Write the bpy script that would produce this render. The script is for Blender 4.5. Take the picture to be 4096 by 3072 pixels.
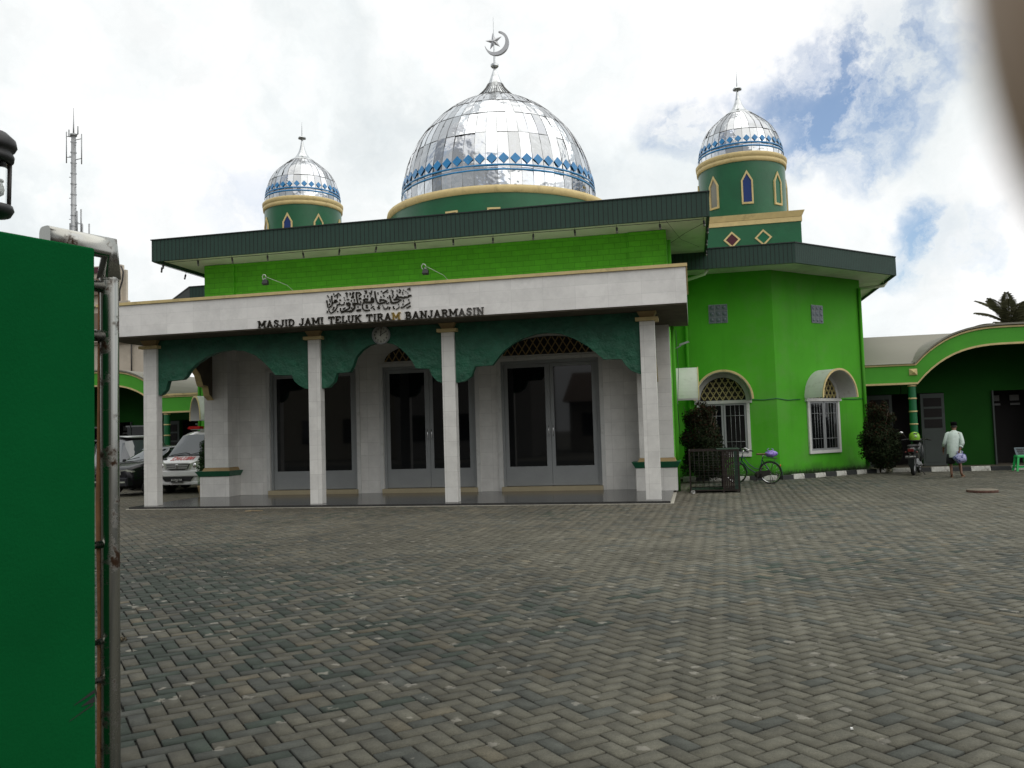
import bpy, math, random
import numpy as np
from mathutils import Vector, Matrix
R = math.radians
sc = bpy.context.scene
for o in list(bpy.data.objects): bpy.data.objects.remove(o)

# ------------------------------------------------------------------ camera
YAW, PITCH, ROLL, FPX = R(-12.2), R(3.22), R(-1.74), 3335.0
CAMP = np.array([0.0, 0.0, 1.4])
def _cam_axes():
    cy, sy, cp, sp, cr, sr = math.cos(YAW), math.sin(YAW), math.cos(PITCH), math.sin(PITCH), math.cos(ROLL), math.sin(ROLL)
    f = np.array([sy*cp, cy*cp, sp]); r = np.array([cy, -sy, 0.0]); u = np.cross(r, f)
    return r*cr+u*sr, -r*sr+u*cr, f
CR, CU, CF = _cam_axes()
def ray(x, y): return CR*((x-2048)/FPX) - CU*((y-1536)/FPX) + CF
def on_y(x, y, Y): d = ray(x, y); return CAMP + d*(Y/d[1])          # surveying: a photo pixel on the plane Y = const
def on_z(x, y, Z=0.0): d = ray(x, y); return CAMP + d*((Z-CAMP[2])/d[2])
cam = bpy.data.cameras.new('camera'); camo = bpy.data.objects.new('camera', cam); sc.collection.objects.link(camo)
m = Matrix(((CR[0], CU[0], -CF[0], CAMP[0]), (CR[1], CU[1], -CF[1], CAMP[1]), (CR[2], CU[2], -CF[2], CAMP[2]), (0, 0, 0, 1)))
camo.matrix_world = m
cam.sensor_fit = 'HORIZONTAL'; cam.sensor_width = 36.0; cam.lens = 36.0*FPX/4096
cam.clip_start = 0.004; cam.clip_end = 3000
cam.dof.use_dof = True; cam.dof.focus_distance = 10.0; cam.dof.aperture_fstop = cam.lens/2.3   # a 2.3 mm phone aperture
sc.camera = camo
sc.view_settings.view_transform = 'Standard'; sc.view_settings.look = 'None'
sc.view_settings.exposure = 0.0; sc.view_settings.gamma = 1.0; sc.view_settings.use_curve_mapping = False

# ------------------------------------------------------------------ sun and sky
SUN_ELEV, SUN_AZ = R(62), R(124)            # azimuth clockwise from +Y
sd = Vector((math.sin(SUN_AZ)*math.cos(SUN_ELEV), math.cos(SUN_AZ)*math.cos(SUN_ELEV), math.sin(SUN_ELEV)))
sl = bpy.data.lights.new('sun', 'SUN'); sl.energy = 2.2; sl.angle = R(100); sl.color = (1.0, 0.96, 0.88); sl.specular_factor = 0.2
so = bpy.data.objects.new('sun', sl); sc.collection.objects.link(so)
so.rotation_euler = sd.to_track_quat('Z', 'Y').to_euler()
W = bpy.data.worlds.new('World'); sc.world = W; W.use_nodes = True
nt = W.node_tree; N = nt.nodes; Lk = nt.links; N.clear()
def nd(tree, typ, **kw):
    n = tree.nodes.new(typ)
    for k, v in kw.items():
        if k.startswith('i_'):
            key = k[2:]; key = int(key) if key.isdigit() else key.replace('_', ' ')
            n.inputs[key].default_value = v
        else: setattr(n, k, v)
    return n
out = nd(nt, 'ShaderNodeOutputWorld')
sky = nd(nt, 'ShaderNodeTexSky', sky_type='NISHITA', sun_disc=False, sun_elevation=SUN_ELEV, sun_rotation=SUN_AZ)
bg_sky = nd(nt, 'ShaderNodeBackground'); bg_sky.inputs[1].default_value = 0.15
Lk.new(sky.outputs[0], bg_sky.inputs[0])
tc = nd(nt, 'ShaderNodeTexCoord')
# warp the direction with fractal noise so that the cloud edges billow
n1 = nd(nt, 'ShaderNodeTexNoise', i_Scale=4.2, i_Detail=10.0, i_Roughness=0.6); Lk.new(tc.outputs['Generated'], n1.inputs['Vector'])
s1 = nd(nt, 'ShaderNodeVectorMath', operation='SUBTRACT'); Lk.new(n1.outputs['Color'], s1.inputs[0]); s1.inputs[1].default_value = (0.5, 0.5, 0.5)
s2 = nd(nt, 'ShaderNodeVectorMath', operation='SCALE'); Lk.new(s1.outputs[0], s2.inputs[0]); s2.inputs['Scale'].default_value = 0.30
s3 = nd(nt, 'ShaderNodeVectorMath', operation='ADD'); Lk.new(tc.outputs['Generated'], s3.inputs[0]); Lk.new(s2.outputs[0], s3.inputs[1])
s4 = nd(nt, 'ShaderNodeVectorMath', operation='NORMALIZE'); Lk.new(s3.outputs[0], s4.inputs[0])
def blob(px, py, r, soft, amp=1.0, direction=None):
    d = ray(px, py) if direction is None else np.array(direction, float); d = d/np.linalg.norm(d)
    dp = nd(nt, 'ShaderNodeVectorMath', operation='DOT_PRODUCT'); Lk.new(s4.outputs[0], dp.inputs[0]); dp.inputs[1].default_value = tuple(d)
    mr = nd(nt, 'ShaderNodeMapRange', interpolation_type='SMOOTHSTEP')
    mr.inputs['From Min'].default_value = math.cos(R(r+soft)); mr.inputs['From Max'].default_value = math.cos(R(max(r-soft, 0.1)))
    mr.inputs['To Max'].default_value = amp
    Lk.new(dp.outputs['Value'], mr.inputs['Value']); return mr.outputs[0]
def union(sockets):
    cur = sockets[0]
    for s in sockets[1:]:
        mx = nd(nt, 'ShaderNodeMath', operation='MAXIMUM'); Lk.new(cur, mx.inputs[0]); Lk.new(s, mx.inputs[1]); cur = mx.outputs[0]
    return cur
gaps = union([blob(3330, 400, 2.5, 2.2, .98), blob(3560, 330, 2.0, 2.0, .9), blob(3150, 470, 1.6, 2.2, .6), blob(2820, 540, 1.6, 2.2, .7), blob(3460, 470, 1.6, 1.8, .8),
              blob(3680, 220, 1.5, 2.2, .55), blob(3680, 900, 2.1, 1.4, .98), blob(3860, 930, 1.2, 1.4, .6), blob(1180, 880, 1.8, 2.8, .35), blob(1000, 900, 1.6, 2.6, .3), blob(2960, 480, 1.2, 1.6, .5),
              blob(0, 0, 9, 7, .8, (0.5, 0.1, 0.85)), blob(0, 0, 10, 7, .8, (-0.3, -0.5, 0.8)), blob(0, 0, 9, 7, .85, (0.7, -0.5, 0.5)), blob(0, 0, 8, 7, .7, (-0.8, -0.3, 0.6)), blob(0, 0, 7, 6, .7, (0.1, -0.9, 0.5))])
# cloud brightness: broad grey bellies, white billows
n2 = nd(nt, 'ShaderNodeTexNoise', i_Scale=3.2, i_Detail=7.0, i_Roughness=0.55, i_Distortion=0.3); Lk.new(s3.outputs[0], n2.inputs['Vector'])
r2 = nd(nt, 'ShaderNodeValToRGB'); Lk.new(n2.outputs['Fac'], r2.inputs[0])
e = r2.color_ramp.elements; e[0].position = .30; e[0].color = (0.72, 0.78, 0.81, 1); e[1].position = .62; e[1].color = (1.06, 1.06, 1.06, 1)
e2 = r2.color_ramp.elements.new(.48); e2.color = (0.91, 0.945, 0.95, 1)
n3 = nd(nt, 'ShaderNodeTexNoise', i_Scale=13.0, i_Detail=6.0, i_Roughness=0.6); Lk.new(s3.outputs[0], n3.inputs['Vector'])
r3 = nd(nt, 'ShaderNodeMapRange'); Lk.new(n3.outputs['Fac'], r3.inputs[0]); r3.inputs['From Min'].default_value = .3; r3.inputs['From Max'].default_value = .7
r3.inputs['To Min'].default_value = .94; r3.inputs['To Max'].default_value = 1.04
mm = nd(nt, 'ShaderNodeVectorMath', operation='SCALE'); Lk.new(r2.outputs[0], mm.inputs[0]); Lk.new(r3.outputs[0], mm.inputs['Scale'])
# the unseen sky behind the camera is dimmed to darken the porch
sxyz = nd(nt, 'ShaderNodeSeparateXYZ'); Lk.new(s4.outputs[0], sxyz.inputs[0])
bk = nd(nt, 'ShaderNodeMapRange', interpolation_type='SMOOTHSTEP'); Lk.new(sxyz.outputs[1], bk.inputs['Value']); bk.inputs['From Min'].default_value = -.55; bk.inputs['From Max'].default_value = .12
bk.inputs['To Min'].default_value = .52; bk.inputs['To Max'].default_value = 1.0
mb_ = nd(nt, 'ShaderNodeVectorMath', operation='SCALE'); Lk.new(mm.outputs[0], mb_.inputs[0]); Lk.new(bk.outputs[0], mb_.inputs['Scale'])
wsp = nd(nt, 'ShaderNodeMapRange'); Lk.new(n3.outputs['Fac'], wsp.inputs[0]); wsp.inputs['From Min'].default_value = .40; wsp.inputs['From Max'].default_value = .58; wsp.inputs['To Min'].default_value = .16; wsp.inputs['To Max'].default_value = 1.0
gm_ = nd(nt, 'ShaderNodeMath', operation='MULTIPLY', use_clamp=True); Lk.new(gaps, gm_.inputs[0]); Lk.new(wsp.outputs[0], gm_.inputs[1]); gaps = gm_.outputs[0]
bg_cl = nd(nt, 'ShaderNodeBackground'); Lk.new(mb_.outputs[0], bg_cl.inputs[0]); bg_cl.inputs[1].default_value = 1.03
mx = nd(nt, 'ShaderNodeMixShader'); Lk.new(gaps, mx.inputs[0]); Lk.new(bg_cl.outputs[0], mx.inputs[1]); Lk.new(bg_sky.outputs[0], mx.inputs[2])
Lk.new(mx.outputs[0], out.inputs[0])

# ------------------------------------------------------------------ materials
def new_mat(name):
    m = bpy.data.materials.new(name); m.use_nodes = True; t = m.node_tree; t.nodes.clear()
    o = t.nodes.new('ShaderNodeOutputMaterial'); b = t.nodes.new('ShaderNodeBsdfPrincipled'); t.links.new(b.outputs[0], o.inputs[0])
    return m, t, b
def mixc(t, a, b, fac=None, blend='MIX', f=0.5):
    n = t.nodes.new('ShaderNodeMix'); n.data_type = 'RGBA'; n.blend_type = blend; n.inputs[0].default_value = f
    if fac is not None: t.links.new(fac, n.inputs[0])
    for i, v in ((6, a), (7, b)):
        if isinstance(v, bpy.types.NodeSocket): t.links.new(v, n.inputs[i])
        else: n.inputs[i].default_value = (*v, 1)
    return n.outputs[2]
def mat(name, col, rough=.7, metal=0., var=.15, scale=3., bump=.0, bscale=40., dirt=None, dscale=1.5, dlo=.5, dhi=.7, spec=.5, coat=0., streak=0):
    m, t, b = new_mat(name)
    co = t.nodes.new('ShaderNodeTexCoord')
    nz = nd(t, 'ShaderNodeTexNoise', i_Scale=scale, i_Detail=6., i_Roughness=.6); t.links.new(co.outputs['Object'], nz.inputs['Vector'])
    mr = nd(t, 'ShaderNodeMapRange'); t.links.new(nz.outputs['Fac'], mr.inputs[0])
    mr.inputs['From Min'].default_value = .25; mr.inputs['From Max'].default_value = .75
    mr.inputs['To Min'].default_value = 1-var; mr.inputs['To Max'].default_value = 1+var
    vm = nd(t, 'ShaderNodeVectorMath', operation='SCALE'); vm.inputs[0].default_value = col; t.links.new(mr.outputs[0], vm.inputs['Scale'])
    c = vm.outputs[0]
    if dirt:
        dn = nd(t, 'ShaderNodeTexNoise', i_Scale=dscale, i_Detail=8., i_Roughness=.7); t.links.new(co.outputs['Object'], dn.inputs['Vector'])
        dm = nd(t, 'ShaderNodeMapRange'); t.links.new(dn.outputs['Fac'], dm.inputs[0]); dm.inputs['From Min'].default_value = dlo; dm.inputs['From Max'].default_value = dhi
        c = mixc(t, c, dirt, dm.outputs[0])
    if streak:      # rain streaks and splash dirt low on the wall
        mp_ = t.nodes.new('ShaderNodeMapping'); t.links.new(co.outputs['Object'], mp_.inputs[0]); mp_.inputs['Scale'].default_value = (5., 5., .35)
        sn = nd(t, 'ShaderNodeTexNoise', i_Scale=1., i_Detail=5., i_Roughness=.6); t.links.new(mp_.outputs[0], sn.inputs['Vector'])
        sm = nd(t, 'ShaderNodeMapRange'); t.links.new(sn.outputs['Fac'], sm.inputs[0]); sm.inputs['From Min'].default_value = .52; sm.inputs['From Max'].default_value = .75; sm.inputs['To Max'].default_value = .22
        c = mixc(t, c, tuple(v*.62 for v in col), sm.outputs[0])
        sx = t.nodes.new('ShaderNodeSeparateXYZ'); t.links.new(co.outputs['Object'], sx.inputs[0])
        zm = nd(t, 'ShaderNodeMath', operation='MULTIPLY_ADD'); t.links.new(nz.outputs['Fac'], zm.inputs[0]); zm.inputs[1].default_value = .9; t.links.new(sx.outputs[2], zm.inputs[2])
        zr = nd(t, 'ShaderNodeMapRange'); t.links.new(zm.outputs[0], zr.inputs[0]); zr.inputs['From Min'].default_value = .78; zr.inputs['From Max'].default_value = .50; zr.inputs['To Max'].default_value = .7
        c = mixc(t, c, (.03, .075, .02), zr.outputs[0])
    t.links.new(c, b.inputs['Base Color'])
    b.inputs['Roughness'].default_value = rough; b.inputs['Metallic'].default_value = metal
    b.inputs['Specular IOR Level'].default_value = spec; b.inputs['Coat Weight'].default_value = coat
    if bump:
        bn = nd(t, 'ShaderNodeTexNoise', i_Scale=bscale, i_Detail=6., i_Roughness=.6); t.links.new(co.outputs['Object'], bn.inputs['Vector'])
        bp = nd(t, 'ShaderNodeBump', i_Strength=min(bump, 1.), i_Distance=.02 if bump <= 1 else .02*bump); t.links.new(bn.outputs['Fac'], bp.inputs['Height'])
        t.links.new(bp.outputs[0], b.inputs['Normal'])
    return m
def tile_mat(name, col, mortar, w, h, ms=.004, rough=.4, offset=0., var=.05, bump=.3, stain=None, x0=0., z0=0., rowvar=.06):
    """rectangular tiles or bricks on vertical faces; u = x + y, v = z"""
    m, t, b = new_mat(name)
    co = t.nodes.new('ShaderNodeTexCoord'); sp = t.nodes.new('ShaderNodeSeparateXYZ'); t.links.new(co.outputs['Object'], sp.inputs[0])
    ad = nd(t, 'ShaderNodeMath', operation='ADD'); t.links.new(sp.outputs[0], ad.inputs[0]); t.links.new(sp.outputs[1], ad.inputs[1])
    cb = t.nodes.new('ShaderNodeCombineXYZ'); t.links.new(ad.outputs[0], cb.inputs[0]); t.links.new(sp.outputs[2], cb.inputs[1])
    mp = t.nodes.new('ShaderNodeMapping'); t.links.new(cb.outputs[0], mp.inputs[0]); mp.inputs['Location'].default_value = (x0, z0, 0)
    br = t.nodes.new('ShaderNodeTexBrick'); t.links.new(mp.outputs[0], br.inputs[0])
    br.offset = offset; br.inputs['Scale'].default_value = 1.; br.inputs['Brick Width'].default_value = w; br.inputs['Row Height'].default_value = h
    br.inputs['Mortar Size'].default_value = ms; br.inputs['Mortar Smooth'].default_value = .3; br.inputs['Bias'].default_value = 0
    br.inputs['Color1'].default_value = (*[c*(1-rowvar) for c in col], 1); br.inputs['Color2'].default_value = (*[c*(1+rowvar) for c in col], 1)
    br.inputs['Mortar'].default_value = (*mortar, 1)
    nz = nd(t, 'ShaderNodeTexNoise', i_Scale=4., i_Detail=8., i_Roughness=.65); t.links.new(co.outputs['Object'], nz.inputs['Vector'])
    mr = nd(t, 'ShaderNodeMapRange'); t.links.new(nz.outputs['Fac'], mr.inputs[0])
    mr.inputs['From Min'].default_value = .3; mr.inputs['From Max'].default_value = .7; mr.inputs['To Min'].default_value = 1-var; mr.inputs['To Max'].default_value = 1+var
    vm = nd(t, 'ShaderNodeVectorMath', operation='SCALE'); t.links.new(br.outputs['Color'], vm.inputs[0]); t.links.new(mr.outputs[0], vm.inputs['Scale'])
    c = vm.outputs[0]
    if stain:
        dn = nd(t, 'ShaderNodeTexNoise', i_Scale=1.3, i_Detail=8., i_Roughness=.75); t.links.new(co.outputs['Object'], dn.inputs['Vector'])
        dm = nd(t, 'ShaderNodeMapRange'); t.links.new(dn.outputs['Fac'], dm.inputs[0]); dm.inputs['From Min'].default_value = .45; dm.inputs['From Max'].default_value = .75
        dm.inputs['To Max'].default_value = .6
        c = mixc(t, c, stain, dm.outputs[0])
    t.links.new(c, b.inputs['Base Color']); b.inputs['Roughness'].default_value = rough
    bp = nd(t, 'ShaderNodeBump', i_Strength=bump, i_Distance=.01); bp.invert = True; t.links.new(br.outputs['Fac'], bp.inputs['Height']); t.links.new(bp.outputs[0], b.inputs['Normal'])
    return m
def rib_mat(name, col, pitch, rough=.45, depth=.02):
    """ribbed sheet metal: grooves every `pitch` along x + y"""
    m, t, b = new_mat(name)
    co = t.nodes.new('ShaderNodeTexCoord'); sp = t.nodes.new('ShaderNodeSeparateXYZ'); t.links.new(co.outputs['Object'], sp.inputs[0])
    ad = nd(t, 'ShaderNodeMath', operation='ADD'); t.links.new(sp.outputs[0], ad.inputs[0]); t.links.new(sp.outputs[1], ad.inputs[1])
    dv = nd(t, 'ShaderNodeMath', operation='DIVIDE'); t.links.new(ad.outputs[0], dv.inputs[0]); dv.inputs[1].default_value = pitch
    fr = nd(t, 'ShaderNodeMath', operation='FRACT'); t.links.new(dv.outputs[0], fr.inputs[0])
    lt = nd(t, 'ShaderNodeMath', operation='LESS_THAN'); t.links.new(fr.outputs[0], lt.inputs[0]); lt.inputs[1].default_value = .16
    nz = nd(t, 'ShaderNodeTexNoise', i_Scale=2.2, i_Detail=6., i_Roughness=.6); t.links.new(co.outputs['Object'], nz.inputs['Vector'])
    mr = nd(t, 'ShaderNodeMapRange'); t.links.new(nz.outputs['Fac'], mr.inputs[0]); mr.inputs['To Min'].default_value = .72; mr.inputs['To Max'].default_value = 1.3
    vm = nd(t, 'ShaderNodeVectorMath', operation='SCALE'); vm.inputs[0].default_value = col; t.links.new(mr.outputs[0], vm.inputs['Scale'])
    c = mixc(t, vm.outputs[0], tuple(v*.25 for v in col), lt.outputs[0])
    t.links.new(c, b.inputs['Base Color']); b.inputs['Roughness'].default_value = rough
    bp = nd(t, 'ShaderNodeBump', i_Strength=1., i_Distance=depth); bp.invert = True; t.links.new(lt.outputs[0], bp.inputs['Height']); t.links.new(bp.outputs[0], b.inputs['Normal'])
    return m
M = {}
M['bright_green'] = mat('bright_green_paint', (.072, .365, .018), .8, var=.10, scale=1.2, bump=.25, bscale=60, dirt=(.10, .34, .045), dscale=.9, spec=.25, streak=1)
M['green_brick'] = tile_mat('bright_green_brick', (.115, .53, .018), (.07, .37, .013), .26, .125, .005, .75, .5, .12, .6)
M['dark_green'] = mat('dark_green_paint', (.012, .115, .055), .42, var=.12, scale=2, bump=.15, bscale=30)
M['rock_green'] = mat('rough_dark_green_render', (.012, .102, .056), .5, var=.35, scale=4, bump=4, bscale=5.0)
M['drum_green'] = mat('glossy_drum_green', (.006, .105, .040), .32, var=.18, scale=1.5, bump=.2, bscale=6)
M['cream'] = mat('cream_paint', (.62, .49, .235), .7, var=.12, scale=5, dirt=(.25, .2, .1), dscale=3, dlo=.55, dhi=.8)
M['threshold'] = mat('threshold_stone', (.40, .34, .22), .6, var=.1)
M['stained_shade'] = mat('stained_shade_brown', (.10, .085, .06), .9, var=.3)  # stain brown, with porch shade put into the same dark tone
M['cream_dark'] = mat('aged_cream_paint', (.34, .24, .11), .7, var=.2, scale=4)
M['soffit'] = mat('soffit_board', (.66, .68, .57), .8, var=.08, scale=1.2, dirt=(.46, .47, .38), dscale=.8)
M['tile'] = tile_mat('white_marble_tile', (.76, .75, .72), (.52, .51, .48), .30, .295, .0028, .35, 0., .06, .3, stain=(.50, .49, .47), z0=-.05)
M['tile_para'] = tile_mat('parapet_tile', (.82, .805, .785), (.64, .63, .61), .60, .225, .0022, .35, 0., .06, .3, stain=(.52, .51, .50), z0=.03)
M['fascia'] = rib_mat('ribbed_green_fascia', (.016, .048, .036), .1, rough=.7)
M['fascia_edge'] = mat('fascia_edge', (.012, .02, .018), .5)
M['granite'] = mat('dark_granite', (.045, .045, .045), .16, var=.3, scale=30)
M['black'] = mat('black_paint', (.012, .012, .013), .5)
M['white'] = mat('white_paint', (.62, .62, .60), .55, var=.08, dirt=(.35, .34, .3), dscale=4, dlo=.55, dhi=.8)
M['alu'] = mat('grey_aluminium', (.30, .315, .32), .45, metal=.15, var=.08)
M['mortar'] = mat('pale_mortar', (.42, .40, .34), .9, var=.2, scale=20)
M['steel'] = mat('stainless', (.62, .62, .6), .17, metal=1., var=.1, scale=2)
M['iron'] = mat('dark_iron', (.03, .026, .024), .6, var=.3)
M['galv'] = mat('galvanised_steel', (.34, .35, .36), .5, metal=.6, var=.15)
M['lattice'] = mat('lattice_cream', (.42, .36, .15), .7, var=.15)
M['void'] = mat('unlit_room', (.008, .006, .006), .8)
M['rubber'] = mat('rubber', (.012, .012, .012), .75, var=.1)
M['skin'] = mat('brown_skin', (.16, .075, .042), .5, var=.12, scale=30)
M['blue'] = mat('blue_enamel', (.025, .22, .50), .3, var=.2, scale=5)
M['roof_beige'] = mat('beige_sheet_roof', (.215, .205, .165), .7, var=.06, scale=.8)
M['gate_green'] = mat('gate_pillar_green', (.002, .078, .020), .95, var=.14, scale=1.6, bump=.12, bscale=90, spec=.05)
m, t, b = new_mat('dark_glass'); b.inputs['Base Color'].default_value = (.006, .007, .008, 1); b.inputs['Roughness'].default_value = .03; b.inputs['Specular IOR Level'].default_value = .55; M['glass'] = m
def tint(name, c, rough=.05):
    m, t, b = new_mat(name); b.inputs['Base Color'].default_value = (*c, 1); b.inputs['Roughness'].default_value = rough; return m
M['chrome'] = tint('chrome', (.8, .8, .8), .08); M['chrome'].node_tree.nodes['Principled BSDF'].inputs['Metallic'].default_value = 1.

# ------------------------------------------------------------------ mesh builder
class MB:
    def __init__(s): s.v = []; s.f = []; s.sm = []
    def add(s, vs, fs, smooth=False):
        n = len(s.v); s.v += [tuple(map(float, p)) for p in vs]; s.f += [tuple(i+n for i in f) for f in fs]; s.sm += [smooth]*len(fs); return s
    def box(s, x0, x1, y0, y1, z0, z1, top=(0, 0)):
        a, c = top
        return s.add([(x0, y0, z0), (x1, y0, z0), (x1, y1, z0), (x0, y1, z0), (x0-a, y0-c, z1), (x1+a, y0-c, z1), (x1+a, y1+c, z1), (x0-a, y1+c, z1)],
                     [(0, 3, 2, 1), (4, 5, 6, 7), (0, 1, 5, 4), (1, 2, 6, 5), (2, 3, 7, 6), (3, 0, 4, 7)])
    def prism(s, poly, fn0, fn1, smooth=False):
        """poly: 2-D outline; fn0/fn1 map (a, b) to the two end faces"""
        n = len(poly); vs = [fn0(*p) for p in poly] + [fn1(*p) for p in poly]
        s.add(vs, [tuple(range(n)), tuple(reversed(range(n, 2*n)))])
        k = len(s.v)-2*n; s.f += [(k+i, k+n+i, k+n+(i+1) % n, k+(i+1) % n) for i in range(n)]; s.sm += [smooth]*n; return s
    def xz(s, poly, y0, y1): return s.prism(poly, lambda a, b: (a, y0, b), lambda a, b: (a, y1, b))
    def yz(s, poly, x0, x1): return s.prism(poly, lambda a, b: (x0, a, b), lambda a, b: (x1, a, b))
    def xy(s, poly, z0, z1): return s.prism(poly, lambda a, b: (a, b, z0), lambda a, b: (a, b, z1))
    def tube(s, pts, r, n=8, cap=True, smooth=True):
        pts = [Vector(p) for p in pts]; rs = r if isinstance(r, (list, tuple)) else [r]*len(pts)
        vs = []; up = Vector((0, 0, 1)); prev = None
        for i, p in enumerate(pts):
            d = (pts[min(i+1, len(pts)-1)]-pts[max(i-1, 0)]).normalized()
            if prev is None:
                a = d.cross(up) if abs(d.dot(up)) < .95 else d.cross(Vector((1, 0, 0)))
            else: a = prev - d*prev.dot(d)
            a.normalize(); prev = a; b = d.cross(a)
            vs += [tuple(p + (a*math.cos(2*math.pi*k/n)+b*math.sin(2*math.pi*k/n))*rs[i]) for k in range(n)]
        fs = [(i*n+k, i*n+(k+1) % n, (i+1)*n+(k+1) % n, (i+1)*n+k) for i in range(len(pts)-1) for k in range(n)]
        s.add(vs, fs, smooth)
        if cap: s.f += [tuple(len(s.v)-len(vs)+k for k in reversed(range(n))), tuple(len(s.v)-n+k for k in range(n))]; s.sm += [False]*2
        return s
    def lathe(s, prof, c=(0, 0, 0), n=24, axis='z', smooth=True, a0=0., a1=2*math.pi, jit=None):
        full = abs(a1-a0-2*math.pi) < 1e-6; m = n if full else n+1; vs = []
        for r, z in prof:
            for k in range(m):
                a = a0+(a1-a0)*k/n; x, y = r*math.sin(a), -r*math.cos(a)
                p = {'z': (x, y, z), 'y': (x, z, y), 'x': (z, x, y)}[axis]
                vs.append((c[0]+p[0], c[1]+p[1], c[2]+p[2]))
        fs = [(i*m+k, i*m+(k+1) % m, (i+1)*m+(k+1) % m, (i+1)*m+k) for i in range(len(prof)-1) for k in range(n)]
        return s.add(vs, fs, smooth)
    def ball(s, c, r, n=14, sq=(1, 1, 1)):
        pr = [(math.sin(math.pi*i/(n//2)), -math.cos(math.pi*i/(n//2))) for i in range(n//2+1)]
        pr[0] = (.001, -1); pr[-1] = (.001, 1); k = len(s.v)
        s.lathe([(a*r, b*r) for a, b in pr], (0, 0, 0), n)
        s.v[k:] = [(c[0]+x*sq[0], c[1]+y*sq[1], c[2]+z*sq[2]) for x, y, z in s.v[k:]]; return s
    def ribbon(s, pts, w, fn, d0, d1):
        """flat stroke along 2-D polyline with width w (number or list); fn(a, b, depth) -> 3-D"""
        n = len(pts); ws = w if isinstance(w, (list, tuple)) else [w]*n; L = []; Rr = []
        for i in range(n):
            a = np.array(pts[max(i-1, 0)], float); b = np.array(pts[min(i+1, n-1)], float); d = b-a; d /= (np.hypot(*d)+1e-9)
            p = np.array(pts[i], float); q = np.array([-d[1], d[0]])*ws[i]/2; L.append(p+q); Rr.append(p-q)
        for i in range(n-1):
            quad = [Rr[i], Rr[i+1], L[i+1], L[i]]
            s.prism([tuple(q) for q in quad], lambda a, b: fn(a, b, d0), lambda a, b: fn(a, b, d1))
        return s
    def move(s, M4, k0=0):
        s.v[k0:] = [tuple(M4 @ Vector(p)) for p in s.v[k0:]]; return s
    def build(s, name, material, parent=None, org=(0, 0, 0), normals=True):
        me = bpy.data.meshes.new(name); me.from_pydata([(x-org[0], y-org[1], z-org[2]) for x, y, z in s.v], [], s.f); me.update()
        if normals:
            import bmesh
            bm = bmesh.new(); bm.from_mesh(me); bmesh.ops.recalc_face_normals(bm, faces=bm.faces); bm.to_mesh(me); bm.free()
        me.polygons.foreach_set('use_smooth', s.sm)
        me.materials.append(M[material] if isinstance(material, str) else material)
        o = bpy.data.objects.new(name, me); sc.collection.objects.link(o)
        if parent is not None: o.parent = parent
        return o
def tag(o, label=None, cat=None, group=None, kind=None):
    if label: o['label'] = label
    if cat: o['category'] = cat
    if group: o['group'] = group
    if kind: o['kind'] = kind
    return o
def thing(name, label, cat, loc=(0, 0, 0), rz=0, group=None):
    o = bpy.data.objects.new(name, None); sc.collection.objects.link(o); o.location = loc; o.rotation_euler = (0, 0, rz); o.empty_display_size = .2
    return tag(o, label, cat, group)
def children(o): return [c for c in bpy.data.objects if c.parent == o]
def copy_tree(o, parent=None):
    kids = children(o); c = o.copy(); sc.collection.objects.link(c); c.parent = parent
    for ch in kids: copy_tree(ch, c)
    return c
def bevel(o, w=.01, seg=2):
    b = o.modifiers.new('bevel', 'BEVEL'); b.width = w; b.segments = seg; b.limit_method = 'ANGLE'; return o
def text_mb(txt, size, fn, depth=.004, align='CENTER', bold=0.0):
    cu = bpy.data.curves.new('t', 'FONT'); cu.body = txt; cu.size = size; cu.align_x = align; cu.align_y = 'CENTER'; cu.offset = bold; cu.extrude = depth/2; cu.resolution_u = 3
    ob = bpy.data.objects.new('t', cu); sc.collection.objects.link(ob)
    dg = bpy.context.evaluated_depsgraph_get(); me = bpy.data.meshes.new_from_object(ob.evaluated_get(dg))
    mb = MB(); mb.add([fn(v.co.x, v.co.y, v.co.z) for v in me.vertices], [tuple(p.vertices) for p in me.polygons])
    bpy.data.objects.remove(ob); bpy.data.curves.remove(cu); bpy.data.meshes.remove(me)
    return mb
rnd = random.Random(7)
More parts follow.
